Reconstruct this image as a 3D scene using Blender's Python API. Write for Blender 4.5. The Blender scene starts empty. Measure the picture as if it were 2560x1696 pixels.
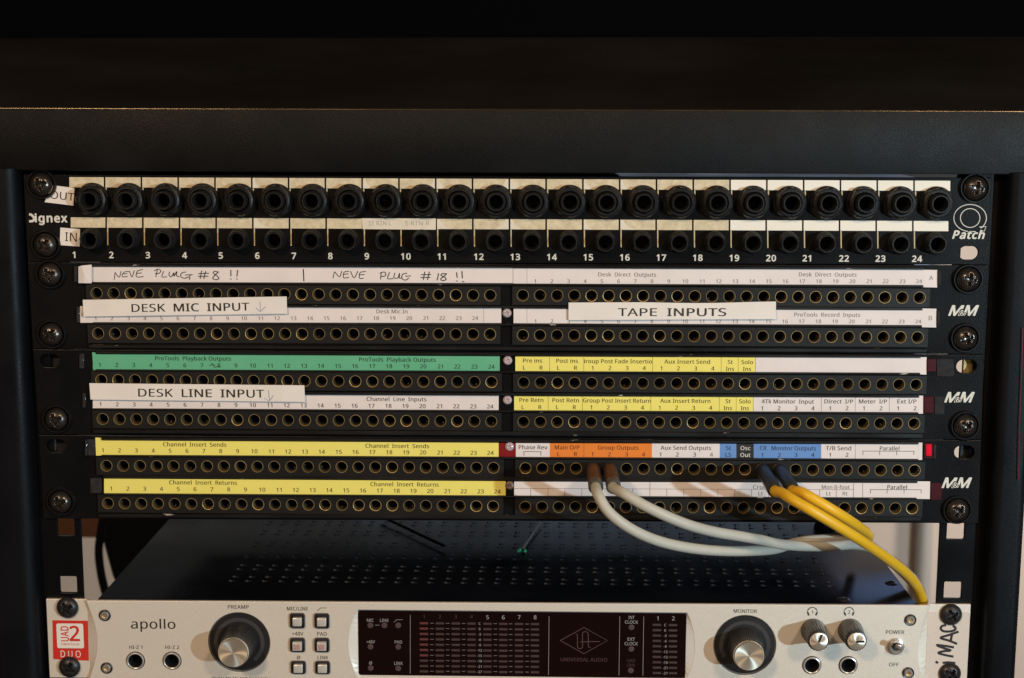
import bpy, bmesh, math, random
from math import sin, cos, pi, radians
from mathutils import Vector, Matrix
random.seed(7)
S = bpy.context.scene
COL = S.collection

# ------------------------------------------------------------------ camera
# millimetres: x right, y away from the camera, z up; origin = top middle of the 19 inch panels
CX, CY, CZ, PIT, YAW, ROL, FPX = 16.7586, -755.4391, 34.7769, 0.1550, -0.0182, 0.0032, 3763.0
FW = Vector((sin(YAW)*cos(PIT), cos(YAW)*cos(PIT), -sin(PIT)))
R0 = FW.cross(Vector((0, 0, 1))).normalized(); U0 = R0.cross(FW)
RT = R0*cos(ROL) + U0*sin(ROL); UP = U0*cos(ROL) - R0*sin(ROL)
cam = bpy.data.objects.new('camera', bpy.data.cameras.new('camera')); COL.objects.link(cam)
M = Matrix((RT, UP, -FW)).transposed().to_4x4()
M.translation = Vector((CX, CY, CZ))*0.001
cam.matrix_world = M
cam.data.sensor_width = 36; cam.data.lens = FPX/2560*36
cam.data.clip_start = 0.01; cam.data.clip_end = 50
cam.data.dof.use_dof = True; cam.data.dof.focus_distance = 0.765; cam.data.dof.aperture_fstop = 13.0
S.camera = cam

# ------------------------------------------------------------------ world and lamps
w = bpy.data.worlds.new('World'); S.world = w; w.use_nodes = True
bg = w.node_tree.nodes['Background']; bg.inputs[0].default_value = (1.0, 0.76, 0.56, 1); bg.inputs[1].default_value = 0.085
def lamp(name, kind, loc, power, color, size, target=None, sy=None):
    l = bpy.data.lights.new(name, kind); l.energy = power; l.color = color
    if kind == 'AREA':
        l.shape = 'RECTANGLE' if sy else 'DISK'; l.size = size
        if sy: l.size_y = sy
    else: l.shadow_soft_size = size
    o = bpy.data.objects.new(name, l); COL.objects.link(o); o.location = loc
    if target is not None:
        o.rotation_euler = (Vector(target)-Vector(loc)).to_track_quat('-Z', 'Y').to_euler()
    return o
lamp('key_lamp', 'POINT', (0.98, -1.02, -0.07), 50, (0.58, 0.80, 0.93), 0.013)
lamp('ceiling_lamp', 'AREA', (-0.75, -1.5, 0.80), 14.5, (1.0, 0.74, 0.50), 0.2, (0, 0, -0.1))
lamp('ceiling_lamp', 'AREA', (0.85, -1.45, 0.84), 11.5, (1.0, 0.74, 0.50), 0.2, (0, 0, -0.1))
lamp('window_light', 'AREA', (0.62, 0.86, 0.22), 2.2, (0.12, 0.38, 1.0), 0.8, (0.16, 0.12, -0.2), 0.5)
lamp('added_wall_light', 'AREA', (0.80, 0.55, -0.25), 1.6, (1.0, 0.86, 0.76), 0.12, (0.50, 0.9, -0.42))  # unseen lamp added to brighten the wall at right
S.view_settings.view_transform = 'Standard'; S.view_settings.look = 'None'
S.view_settings.exposure = 0; S.view_settings.gamma = 1
S.cycles.use_denoising = True

# ------------------------------------------------------------------ measuring helpers
def at(u, v, Y=0.0):
    """photo pixel -> point on the upright plane y = Y (mm)"""
    d = FW*FPX + RT*(u-1280) - UP*(v-848)
    t = (Y-CY)/d.y
    return Vector((CX+d.x*t, Y, CZ+d.z*t))
def atz(u, v, Z):
    d = FW*FPX + RT*(u-1280) - UP*(v-848)
    t = (Z-CZ)/d.z
    return Vector((CX+d.x*t, CY+d.y*t, Z))
K = 700/2335.0
ORG = {'Z1': (0, 400, K), 'Z2': (650, 400, K), 'Z3': (1250, 400, K), 'Z4': (1860, 400, K),
       'Z5': (0, 850, K), 'Z6': (650, 850, K), 'Z7': (1250, 850, K), 'Z8': (1860, 850, K),
       'B1': (0, 1280, 640/2367), 'B2': (640, 1280, 640/2367), 'B3': (1280, 1280, 640/2367), 'B4': (1920, 1280, 640/2367),
       'R2': (2180, 420, 380/2292), 'R4': (1850, 1130, 500/1960), 'K5': (480, 1500, 380/2367), 'P': (0, 0, 1)}
def q(z, x, y):
    o = ORG[z]; return (o[0]+x*o[2], o[1]+y*o[2])
def lerp(a, b, t): return a+(b-a)*t
def lp(a, b, t): return (lerp(a[0], b[0], t), lerp(a[1], b[1], t))

# ------------------------------------------------------------------ materials
def nt(name):
    m = bpy.data.materials.new(name); m.use_nodes = True
    return m, m.node_tree, m.node_tree.nodes['Principled BSDF']
def lin(c): return tuple((x/12.92 if x <= .04045 else ((x+.055)/1.055)**2.4) for x in c)
def mat(name, col, rough=.5, metal=0.0, col2=None, scale=60, amt=.5, bump=0.0, bscale=900, rvar=0.0,
        stretch=(1, 1, 1), spec=.5, coat=0.0, chips=None, trans=0.0, alpha=1.0, emis=None, detail=4, lo=.35, hi=.65):
    m, t, b = nt(name)
    N, L = t.nodes, t.links
    b.inputs['Base Color'].default_value = (*col, 1)
    b.inputs['Roughness'].default_value = rough; b.inputs['Metallic'].default_value = metal
    b.inputs['Specular IOR Level'].default_value = spec; b.inputs['Coat Weight'].default_value = coat
    b.inputs['Transmission Weight'].default_value = trans; b.inputs['Alpha'].default_value = alpha
    geo = N.new('ShaderNodeNewGeometry')
    mp = N.new('ShaderNodeMapping'); mp.inputs['Scale'].default_value = stretch
    L.new(geo.outputs['Position'], mp.inputs['Vector'])
    cur = None
    if col2:
        n = N.new('ShaderNodeTexNoise'); n.inputs['Scale'].default_value = scale; n.inputs['Detail'].default_value = detail
        n.inputs['Roughness'].default_value = .65
        L.new(mp.outputs[0], n.inputs['Vector'])
        r = N.new('ShaderNodeMapRange'); r.inputs[1].default_value = lo; r.inputs[2].default_value = hi
        r.inputs[4].default_value = amt
        L.new(n.outputs[0], r.inputs[0])
        mx = N.new('ShaderNodeMix'); mx.data_type = 'RGBA'
        mx.inputs[6].default_value = (*col, 1); mx.inputs[7].default_value = (*col2, 1)
        L.new(r.outputs[0], mx.inputs[0]); cur = mx.outputs[2]
    if chips:
        # worn spots: stretched noise above a threshold shows bright metal
        n = N.new('ShaderNodeTexNoise'); n.inputs['Scale'].default_value = chips[0]; n.inputs['Detail'].default_value = 6
        mp2 = N.new('ShaderNodeMapping'); mp2.inputs['Scale'].default_value = chips[3] if len(chips) > 3 else (.3, 1, 1)
        L.new(geo.outputs['Position'], mp2.inputs['Vector']); L.new(mp2.outputs[0], n.inputs['Vector'])
        r = N.new('ShaderNodeMapRange'); r.inputs[1].default_value = chips[1]; r.inputs[2].default_value = chips[1]+.03
        L.new(n.outputs[0], r.inputs[0])
        mx = N.new('ShaderNodeMix'); mx.data_type = 'RGBA'
        if cur: L.new(cur, mx.inputs[6])
        else: mx.inputs[6].default_value = (*col, 1)
        mx.inputs[7].default_value = (*chips[2], 1)
        L.new(r.outputs[0], mx.inputs[0]); cur = mx.outputs[2]
    if cur: L.new(cur, b.inputs['Base Color'])
    if rvar:
        n = N.new('ShaderNodeTexNoise'); n.inputs['Scale'].default_value = 25; n.inputs['Detail'].default_value = 8
        L.new(mp.outputs[0], n.inputs['Vector'])
        r = N.new('ShaderNodeMapRange'); r.inputs[1].default_value = .3; r.inputs[2].default_value = .7
        r.inputs[3].default_value = max(0.02, rough-rvar); r.inputs[4].default_value = rough+rvar
        L.new(n.outputs[0], r.inputs[0]); L.new(r.outputs[0], b.inputs['Roughness'])
    if bump:
        n = N.new('ShaderNodeTexNoise'); n.inputs['Scale'].default_value = bscale; n.inputs['Detail'].default_value = 3
        L.new(mp.outputs[0], n.inputs['Vector'])
        bm = N.new('ShaderNodeBump'); bm.inputs['Strength'].default_value = bump; bm.inputs['Distance'].default_value = .0003
        L.new(n.outputs[0], bm.inputs['Height']); L.new(bm.outputs[0], b.inputs['Normal'])
    if emis:
        b.inputs['Emission Color'].default_value = (*emis[0], 1); b.inputs['Emission Strength'].default_value = emis[1]
    return m
M_PANEL = mat('black_painted_steel', (.0040, .0040, .0045), .36, bump=.35, bscale=1500, rvar=.1, col2=(.009, .0085, .009), scale=30, spec=.13)
M_RAIL = mat('black_rack_steel', (.0032, .0032, .004), .34, spec=.17, bump=.25, bscale=1200, rvar=.12, chips=(420, .76, (.16, .15, .15), (1, 1, .6)))
M_LIP = mat('worn_black_extrusion', (.006, .0055, .006), .38, rvar=.1, chips=(330, .70, (.42, .38, .34), (.22, 1, 1)))
M_STRIP = mat('black_jackstrip_plastic', (.0065, .0058, .0056), .5, spec=.35, bump=.3, bscale=1800)
M_SHELF = mat('black_textured_fascia', (.0040, .0038, .0040), .46, spec=.16, bump=.7, bscale=2200, rvar=.10, col2=(.030, .0295, .031), scale=6, lo=.48, hi=.85, chips=(90, .80, (.06, .06, .06), (1, 1, 2.5)), detail=8)
M_SHELFTOP = mat('brown_sheen_lid', (.0035, .0025, .0018), .55, bump=.6, bscale=1600, spec=.25, rvar=.12, col2=(.013, .0085, .0055), scale=8, detail=8, stretch=(.4, 1, 1))  # brown mottling: dirt plus the lamps' warm sheen put into the colour
M_EDGE = mat('worn_metal_edge', (.24, .18, .11), .27, 1.0, rvar=.03, col2=(.12, .09, .055), scale=120, stretch=(.3, 1, 1), amt=.9)
M_NUT = mat('black_nylon', (.0065, .006, .006), .42, spec=.38, bump=.5, bscale=1100, rvar=.12)
M_HOLE = mat('unlit_inside', (.004, .004, .005), .6)
M_BRASS = mat('tarnished_brass', (.80, .58, .24), .36, .75, col2=(.50, .36, .15), scale=400, rvar=.12)
M_BARREL = mat('brass_barrel_inside', (.30, .19, .07), .45, .6, col2=(.13, .08, .03), scale=500)
def paper(name, c, c2=None, **k):
    return mat(name, c, .62, col2=c2 or tuple(x*.84 for x in c), scale=45, lo=.42, hi=.75, bump=.25, bscale=1500, spec=.35, **k)
M_WHITE = paper('white_label_paper', (.78, .70, .68))
M_TAPEW = paper('white_tape', (.80, .74, .69))
M_CREAM = mat('dirty_cream_label', (.72, .62, .43), .7, col2=(.50, .40, .26), scale=260, amt=.75, bump=.5, bscale=900, chips=(900, .70, (.12, .10, .09), (1, 1, 1)))
M_TORN = mat('torn_label_face', (.76, .69, .57), .7, col2=(.62, .54, .42), scale=150, bump=.4)
M_CLEAN = mat('clean_white_print', (.85, .80, .70), .6, col2=(.80, .75, .65), scale=80)
M_PRINTW = mat('white_screen_print', (.74, .71, .63), .6, col2=(.5, .48, .43), scale=700)
M_LINE = mat('cream_rule', (.60, .48, .27), .6)
M_GREEN = paper('green_label_paper', (.115, .42, .24), (.16, .46, .28))
M_YEL = paper('yellow_label_paper', (.86, .75, .17), (.82, .71, .15))
M_ORA = paper('orange_label_paper', (.80, .22, .028))
M_BLU = paper('blue_label_paper', (.13, .27, .58))
M_BLK = paper('black_label_paper', (.022, .020, .020))
M_RED = mat('dark_red_tape', (.20, .006, .010), .35, col2=(.30, .012, .016), scale=90)
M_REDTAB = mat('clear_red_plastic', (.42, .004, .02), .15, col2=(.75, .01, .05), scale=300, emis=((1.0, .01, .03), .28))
M_DKRED = mat('dark_wine_plastic', (.045, .006, .010), .25, col2=(.07, .01, .015), scale=200)
M_TAB = mat('smoked_plastic_tab', (.022, .022, .024), .14, col2=(.05, .05, .055), scale=300)
M_INKD = mat('dark_ink', (.018, .014, .013), .6)
M_INKG = mat('faded_grey_ink', (.19, .16, .15), .6)
M_INKY = mat('ink_on_yellow', (.035, .022, .008), .6)
M_INKGR = mat('ink_on_green', (.004, .016, .010), .6)
M_INKO = mat('ink_on_orange', (.10, .018, .006), .6)
M_INKB = mat('ink_on_blue', (.010, .022, .07), .6)
M_PEN = mat('black_marker', (.022, .016, .018), .5)
M_BALL = mat('blue_ballpoint', (.16, .20, .42), .5)
M_PENCIL = mat('pencil', (.42, .38, .32), .7)
M_SCREW = mat('black_oxide_screw', (.085, .072, .064), .26, .85, rvar=.07, bump=.15, bscale=1500)
M_SCREWB = mat('matt_black_screw', (.022, .020, .022), .38, .3, rvar=.1)
M_CUP = mat('black_plastic_washer', (.007, .0065, .007), .3)
M_CLEARS = mat('clear_plastic_screw', (.52, .42, .44), .22, col2=(.30, .24, .26), scale=1500, coat=.4)
M_CLEARD = mat('brown_plastic_screw', (.20, .14, .12), .25, col2=(.12, .08, .07), scale=1500)
M_SILVER = mat('silver_anodised_panel', (.86, .78, .68), .40, .34, bump=.45, bscale=2600, col2=(.76, .68, .585), scale=1800, detail=2)
M_SILED = mat('silver_panel_edge', (.84, .80, .74), .36, .2)
M_TAPEG = mat('masking_tape', (.66, .56, .48), .6, col2=(.60, .51, .43), scale=500)
M_CHROME = mat('chrome', (.62, .58, .54), .24, .72)
M_RING = mat('plated_jack_ring', (.50, .47, .43), .30, .45, rvar=.08)
M_NICKEL = mat('worn_nickel', (.26, .24, .225), .30, .7, rvar=.08)
M_CAP = mat('spun_aluminium', (.86, .76, .62), .40, .85)
_n = M_CAP.node_tree; _b = _n.nodes['Principled BSDF']; _t = _n.nodes.new('ShaderNodeTangent'); _t.direction_type = 'RADIAL'; _t.axis = 'Y'
_n.links.new(_t.outputs[0], _b.inputs['Tangent']); _b.inputs['Anisotropic'].default_value = .85
M_KNOB = mat('black_knob', (.017, .016, .016), .36, rvar=.08)
M_LEDRING = mat('led_ring', (.050, .047, .050), .4)
M_GLASS = mat('display_window', (.0065, .0014, .0017), .12, spec=.4)
M_SEG = mat('unlit_meter_segment', (.060, .034, .030), .5, col2=(.04, .022, .02), scale=800)
M_SEGR = mat('faint_red_segment', (.115, .028, .026), .5)
M_LED = mat('unlit_lamp', (.075, .045, .045), .5)
M_LEDP = mat('pink_indicator', (.16, .06, .06), .5)
M_DTXT = mat('display_lettering', (.34, .325, .32), .6)
M_DTXTD = mat('faint_display_lettering', (.055, .022, .02), .6)
M_DLOGO = mat('display_emblem', (.10, .052, .046), .45)
M_BTNB = mat('button_bezel', (.028, .025, .027), .3)
M_BTN = mat('brushed_button', (.80, .75, .69), .30, .45)
M_BTNP = mat('pink_button_face', (.58, .36, .33), .35, .3)
M_STRED = mat('red_sticker', (.60, .035, .022), .32)
M_STWH = mat('white_sticker', (.80, .74, .68), .4)
M_TOP = mat('black_case_top', (.0028, .0036, .0060), .22, spec=.13, rvar=.10, bump=.18, bscale=700, col2=(.008, .0095, .013), scale=18, detail=8)
M_LOUV = mat('louvre_glint', (.06, .06, .064), .28, .4, col2=(.11, .11, .112), scale=200)  # pale tone paints the glint on each louvre's left end
M_GREY = mat('grey_cable_rubber', (.52, .495, .43), .48, bump=.2, bscale=900, col2=(.46, .43, .36), scale=60)
M_YCAB = mat('yellow_cable_rubber', (.80, .45, .015), .42, bump=.2, bscale=900, col2=(.74, .40, .012), scale=50)
M_PLUGB = mat('worn_brown_plug', (.055, .030, .018), .5, bump=.4, bscale=1200, col2=(.085, .045, .028), scale=250)
M_PLUGR = mat('grey_plug_collar', (.075, .070, .068), .35)
M_PLUGK = mat('black_plug', (.017, .017, .018), .38, bump=.3, bscale=1200)
M_WALL = mat('painted_wall', (.68, .57, .48), .8, bump=.3, bscale=200, col2=(.64, .53, .44), scale=9)
M_PIPE = mat('grey_conduit', (.42, .39, .35), .6)
M_WOOD = mat('orange_brown_wood', (.13, .05, .018), .6, col2=(.09, .032, .012), scale=40, stretch=(1, 1, .2))
M_DARK = mat('dark_equipment_case', (.002, .002, .003), .7, spec=.1)
M_REFLECTOR = mat('grey_blue_reflector', (.33, .42, .55), .9, col2=(.15, .22, .34), scale=5, spec=.1)
M_BACKB = mat('brown_gap_board', (.05, .022, .012), .6)
M_BACKDROP = mat('backdrop_black', (.0008, .0009, .0014), .8, spec=.02)
M_TEAL = mat('green_reflection_tip', (.02, .42, .16), .4)
M_REDLINE = mat('red_reflection', (.14, .004, .008), .4)
M_POST = mat('side_post_paint', (.003, .0034, .005), .5, spec=.16, rvar=.12, bump=.3, bscale=800, chips=(260, .78, (.16, .16, .18), (1, 1, .5)))
M_FLOOR = mat('floor_boards', (.10, .07, .05), .7)

# ------------------------------------------------------------------ objects and meshes
WO = {}
def root(name, loc, label, cat, group=None):
    o = bpy.data.objects.new(name, None); COL.objects.link(o); o.empty_display_size = .02
    o.location = Vector(loc)*.001; WO[o.name] = Vector(loc)
    o['label'] = label; o['category'] = cat
    if group: o['group'] = group
    return o
def place(o, wloc, parent):
    wloc = Vector(wloc); COL.objects.link(o)
    if parent is not None:
        o.parent = parent; o.location = (wloc-WO[parent.name])*.001
    else: o.location = wloc*.001
    WO[o.name] = wloc
    return o
def inst(name, me, wloc, parent, label=None, rot=0):
    o = bpy.data.objects.new(name, me); place(o, wloc, parent)
    if rot: o.rotation_euler = (0, rot, 0)
    if label: o['label'] = label
    return o
class MB:
    def __init__(s): s.v = []; s.f = []; s.m = []; s.mats = []; s.sm = []
    def mi(s, m):
        if m not in s.mats: s.mats.append(m)
        return s.mats.index(m)
    def add(s, vs, fs, m, smooth=False):
        b = len(s.v); k = s.mi(m)
        s.v += [tuple(p) for p in vs]
        for f in fs: s.f.append(tuple(i+b for i in f)); s.m.append(k); s.sm.append(smooth)
    def box(s, x0, x1, y0, y1, z0, z1, m):
        s.hexa([(x0, y0, z0), (x1, y0, z0), (x1, y0, z1), (x0, y0, z1)], y1-y0, m)
    def hexa(s, front, depth, m):
        """front: BL, BR, TR, TL points; extruded to +y by depth"""
        f = [Vector(p) for p in front]; bk = [p+Vector((0, depth, 0)) for p in f]
        s.add(f+bk, [(0, 1, 2, 3), (5, 4, 7, 6), (0, 4, 5, 1), (1, 5, 6, 2), (2, 6, 7, 3), (3, 7, 4, 0)], m)
    def slab(s, tl, tr, br, bl, Y, th, m):
        """a thin plate whose front face lies at Y and whose corners were measured as photo pixels"""
        s.hexa([at(*bl, Y), at(*br, Y), at(*tr, Y), at(*tl, Y)], th, m)
    def lathe(s, prof, m, c=(0, 0, 0), n=24, smooth=True, ax='y'):
        """prof: (r, y) pairs; revolved round the y axis"""
        vs = []; fs = []
        for r, y in prof:
            for i in range(n):
                a = 2*pi*i/n
                p = (r*cos(a), y, r*sin(a)) if ax == 'y' else (r*cos(a), r*sin(a), y)
                vs.append((c[0]+p[0], c[1]+p[1], c[2]+p[2]))
        for j in range(len(prof)-1):
            for i in range(n):
                a, b_ = j*n+i, j*n+(i+1) % n
                fs.append((a, b_, b_+n, a+n))
        s.add(vs, fs, m, smooth)
    def disc(s, r, y, m, c=(0, 0, 0), n=24):
        s.add([(c[0]+r*cos(2*pi*i/n), c[1]+y, c[2]+r*sin(2*pi*i/n)) for i in range(n)], [tuple(range(n))], m)
    def prism(s, pts, y0, y1, m):
        """pts: (x, z) counter-clockwise from the front"""
        n = len(pts)
        vs = [(x, y0, z) for x, z in pts]+[(x, y1, z) for x, z in pts]
        fs = [tuple(range(n)), tuple(reversed(range(n, 2*n)))]+[(i, i+n, (i+1) % n+n, (i+1) % n) for i in range(n)]
        s.add(vs, fs, m)
    def tube(s, pts, r, m, n=14, caps=True):
        pts = [Vector(p) for p in pts]; vs = []; fs = []
        t0 = (pts[1]-pts[0]).normalized()
        up = Vector((0, 0, 1)) if abs(t0.z) < .9 else Vector((0, 1, 0))
        nrm = t0.cross(up).normalized()
        for i, p in enumerate(pts):
            t = (pts[min(i+1, len(pts)-1)]-pts[max(i-1, 0)]).normalized()
            nrm = (nrm-t*nrm.dot(t)).normalized(); bn = t.cross(nrm)
            rr = r[i] if isinstance(r, (list, tuple)) else r
            for k in range(n):
                a = 2*pi*k/n; vs.append(p+nrm*rr*cos(a)+bn*rr*sin(a))
        for i in range(len(pts)-1):
            for k in range(n):
                a, b_ = i*n+k, i*n+(k+1) % n; fs.append((a, b_, b_+n, a+n))
        if caps: fs += [tuple(range(n)), tuple(range((len(pts)-1)*n, len(pts)*n))]
        s.add(vs, fs, m, True)
    def ribbon(s, pts, wd, m, Y):
        """a flat pen stroke along photo pixels (u, v), width in mm, on the plane Y"""
        P = [at(u, v, Y) for u, v in pts]; n = len(P)
        if n < 2: return
        L, Rr = [], []
        for i, p in enumerate(P):
            d = P[min(i+1, n-1)]-P[max(i-1, 0)]; d.y = 0
            if d.length < 1e-6: d = Vector((1, 0, 0))
            d.normalize(); nn = Vector((-d.z, 0, d.x))*wd/2
            if i == 0: p = p-d*wd*.35
            if i == n-1: p = p+d*wd*.35
            o = Vector((0, -.0025*i, 0))
            L.append(p+nn+o); Rr.append(p-nn+o)
        s.add(L+Rr, [(i, i+n, i+n+1, i+1) for i in range(n-1)], m)
    def build(s, name, parent=None, origin=None, bevel=0, label=None, kind=None, sharp=40, seg=2):
        me = s.mesh(name, origin, bevel, sharp, seg)
        o = bpy.data.objects.new(name, me[0]); place(o, me[1], parent)
        if label: o['label'] = label
        if kind: o['kind'] = kind
        return o
    def mesh(s, name, origin=None, bevel=0, sharp=40, seg=2):
        if origin is None:
            xs = [p[0] for p in s.v]; ys = [p[1] for p in s.v]; zs = [p[2] for p in s.v]
            origin = Vector(((min(xs)+max(xs))/2, (min(ys)+max(ys))/2, (min(zs)+max(zs))/2))
        origin = Vector(origin)
        me = bpy.data.meshes.new(name)
        me.from_pydata([((p[0]-origin.x)*.001, (p[1]-origin.y)*.001, (p[2]-origin.z)*.001) for p in s.v], [], s.f)
        for m in s.mats: me.materials.append(m)
        me.polygons.foreach_set('material_index', s.m); me.polygons.foreach_set('use_smooth', s.sm)
        if bevel:
            bm = bmesh.new(); bm.from_mesh(me)
            bmesh.ops.recalc_face_normals(bm, faces=bm.faces)
            ed = [e for e in bm.edges if len(e.link_faces) == 2 and e.calc_face_angle(0) > .6]
            bmesh.ops.bevel(bm, geom=ed, offset=bevel*.001, segments=seg, affect='EDGES', profile=.5)
            for f in bm.faces: f.smooth = True
            bm.to_mesh(me); bm.free(); s.sm = [True]
        if any(s.sm): me.set_sharp_from_angle(angle=radians(sharp))
        me.update()
        return me, origin

# plates with holes, and lettering, both through 2D curves
def curve_mesh(splines, ext, bev=0.0, off=0.0):
    cu = bpy.data.curves.new('c', 'CURVE'); cu.dimensions = '2D'; cu.fill_mode = 'BOTH' if ext else 'FRONT'
    cu.extrude = ext; cu.bevel_depth = bev; cu.bevel_resolution = 1
    cu.offset = off-bev
    for sp in splines:
        k = cu.splines.new('POLY'); k.points.add(len(sp)-1); k.use_cyclic_u = True
        for i, (x, y) in enumerate(sp): k.points[i].co = (x, y, 0, 1)
    ob = bpy.data.objects.new('c', cu); me = bpy.data.meshes.new_from_object(ob)
    V = [tuple(v.co) for v in me.vertices]; F = [tuple(p.vertices) for p in me.polygons]
    bpy.data.objects.remove(ob); bpy.data.curves.remove(cu); bpy.data.meshes.remove(me)
    return V, F
def plate(mb, outline, holes, Y, th, m, bev=.25):
    """outline and holes: lists of (x, z) in mm; front face at Y"""
    V, F = curve_mesh([outline]+holes, th/2-bev, bev)
    mb.add([(a, Y+th/2-c, b) for a, b, c in V], F, m)
def circ(x, z, r, n=20): return [(x+r*cos(2*pi*i/n), z+r*sin(2*pi*i/n)) for i in range(n)]
def rrect(x0, x1, z0, z1, r, n=5):
    out = []
    for cx, cz, a0 in ((x1-r, z0+r, -90), (x1-r, z1-r, 0), (x0+r, z1-r, 90), (x0+r, z0+r, 180)):
        for i in range(n+1):
            a = radians(a0+90*i/n); out.append((cx+r*cos(a), cz+r*sin(a)))
    return out
# letter outlines: advance width, then closed polygons as x, y, x, y ... in thousandths
FONT = {}
FONT['&'] = (587, [[244, 581, 284, 578, 318, 567, 345, 549, 366, 524, 378, 494, 383, 458, 374, 411, 350, 372, 313, 338, 268, 308, 423, 159, 442, 186, 457, 216, 469, 250, 479, 286, 550, 286, 536, 237, 518, 191, 496, 150, 468, 114, 585, 0, 490, 0, 420, 67, 394, 46, 366, 28, 336, 13, 303, 2, 265, -6, 223, -8, 171, -4, 127, 10, 91, 32, 65, 63, 48, 102, 43, 149, 46, 187, 57, 220, 75, 248, 100, 273, 131, 296, 166, 318, 149, 337, 133, 358, 118, 379, 107, 403, 99, 429, 96, 456, 101, 493, 114, 524, 135, 548, 165, 567, 201, 578], [209, 273, 182, 257, 159, 239, 141, 221, 128, 201, 119, 178, 116, 152, 124, 112, 146, 81, 181, 61, 225, 55, 273, 59, 314, 71, 347, 90, 375, 111], [241, 524, 211, 519, 186, 506, 171, 485, 165, 457, 169, 429, 180, 404, 199, 378, 225, 350, 265, 376, 292, 401, 308, 428, 313, 458, 308, 484, 294, 505, 271, 519]])
FONT['('] = (240, [[32, 220, 33, 263, 38, 306, 45, 348, 54, 389, 67, 429, 83, 468, 103, 504, 125, 540, 150, 573, 217, 573, 182, 521, 154, 465, 132, 407, 116, 346, 107, 284, 103, 221, 105, 179, 109, 139, 116, 98, 126, 58, 139, 19, 154, -20, 172, -57, 192, -92, 216, -127, 150, -127, 125, -94, 103, -60, 83, -24, 67, 14, 54, 53, 45, 94, 38, 135, 33, 177]])
FONT[')'] = (240, [[209, 220, 207, 177, 203, 135, 196, 94, 186, 53, 173, 14, 158, -24, 139, -60, 116, -94, 91, -127, 25, -127, 48, -92, 69, -57, 87, -20, 102, 19, 114, 58, 124, 98, 131, 139, 136, 179, 137, 221, 136, 263, 131, 304, 124, 346, 114, 386, 102, 426, 87, 465, 69, 503, 48, 539, 24, 573, 91, 573, 116, 540, 139, 504, 158, 468, 173, 429, 186, 389, 196, 348, 203, 306, 207, 263]])
FONT['+'] = (458, [[257, 311, 417, 311, 417, 254, 257, 254, 257, 89, 200, 89, 200, 254, 40, 254, 40, 311, 200, 311, 200, 477, 257, 477]])
FONT['-'] = (258, [[32, 184, 32, 246, 226, 246, 226, 184]])
FONT['/'] = (298, [[290, 573, 77, 0, 8, 0, 221, 573]])
FONT['0'] = (458, [[419, 287, 418, 242, 415, 201, 409, 163, 395, 112, 376, 70, 349, 37, 316, 12, 276, -3, 229, -8, 170, 1, 122, 27, 86, 70, 60, 129, 48, 176, 42, 229, 39, 287, 41, 346, 48, 399, 58, 446, 83, 504, 119, 547, 167, 573, 229, 581, 287, 573, 335, 547, 372, 504, 399, 446, 410, 399, 417, 346], [110, 287, 111, 238, 115, 194, 121, 156, 137, 111, 159, 78, 190, 59, 229, 52, 268, 59, 298, 78, 320, 110, 336, 156, 343, 194, 347, 238, 348, 287, 347, 336, 343, 380, 336, 417, 320, 463, 298, 495, 268, 515, 229, 521, 190, 515, 159, 495, 137, 463, 121, 417, 115, 380, 111, 336]])
FONT['1'] = (458, [[285, 0, 216, 0, 216, 400, 216, 422, 216, 439, 217, 470, 219, 499, 207, 487, 196, 477, 169, 455, 108, 405, 71, 452, 226, 573, 285, 573]])
FONT['2'] = (458, [[417, 0, 38, 0, 38, 59, 188, 210, 228, 251, 261, 287, 287, 320, 306, 353, 318, 387, 322, 424, 315, 466, 294, 496, 261, 514, 221, 520, 181, 517, 147, 506, 115, 489, 83, 466, 45, 513, 68, 531, 94, 548, 122, 561, 153, 572, 186, 578, 221, 581, 270, 576, 313, 562, 347, 540, 372, 510, 388, 472, 394, 428, 389, 385, 375, 344, 353, 305, 324, 267, 288, 227, 247, 185, 128, 67, 128, 64, 417, 64]])
FONT['3'] = (458, [[395, 439, 392, 403, 381, 372, 363, 347, 340, 326, 310, 311, 277, 302, 277, 298, 337, 283, 379, 255, 405, 214, 413, 163, 407, 116, 390, 74, 360, 40, 318, 14, 283, 2, 241, -6, 193, -8, 150, -6, 110, -1, 72, 8, 36, 23, 36, 89, 74, 73, 114, 61, 155, 54, 194, 51, 260, 59, 305, 81, 331, 117, 339, 164, 335, 197, 320, 223, 297, 242, 265, 255, 226, 263, 179, 265, 123, 265, 123, 326, 180, 326, 223, 329, 259, 339, 286, 356, 307, 377, 319, 404, 323, 434, 316, 471, 295, 498, 262, 516, 219, 521, 190, 520, 164, 515, 140, 508, 117, 498, 96, 487, 75, 473, 39, 521, 73, 544, 115, 563, 163, 576, 218, 581, 273, 576, 317, 563, 352, 540, 384, 495]])
FONT['4'] = (458, [[443, 130, 359, 130, 359, 0, 291, 0, 291, 130, 17, 130, 17, 190, 286, 576, 359, 576, 359, 193, 443, 193], [291, 374, 291, 394, 291, 412, 292, 429, 293, 444, 294, 474, 295, 500, 292, 500, 285, 485, 276, 468, 266, 451, 257, 438, 86, 193, 291, 193]])
FONT['5'] = (458, [[221, 351, 275, 346, 322, 331, 361, 307, 389, 274, 407, 232, 413, 183, 407, 128, 387, 81, 356, 43, 314, 15, 261, -2, 199, -8, 156, -6, 116, 0, 80, 10, 51, 23, 51, 90, 82, 74, 121, 62, 161, 55, 200, 52, 239, 55, 274, 65, 302, 82, 323, 106, 336, 137, 341, 176, 332, 225, 306, 262, 262, 284, 197, 292, 173, 291, 146, 288, 120, 284, 99, 280, 64, 302, 86, 573, 373, 573, 373, 508, 146, 508, 132, 342, 148, 345, 169, 348, 194, 350]])
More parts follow.
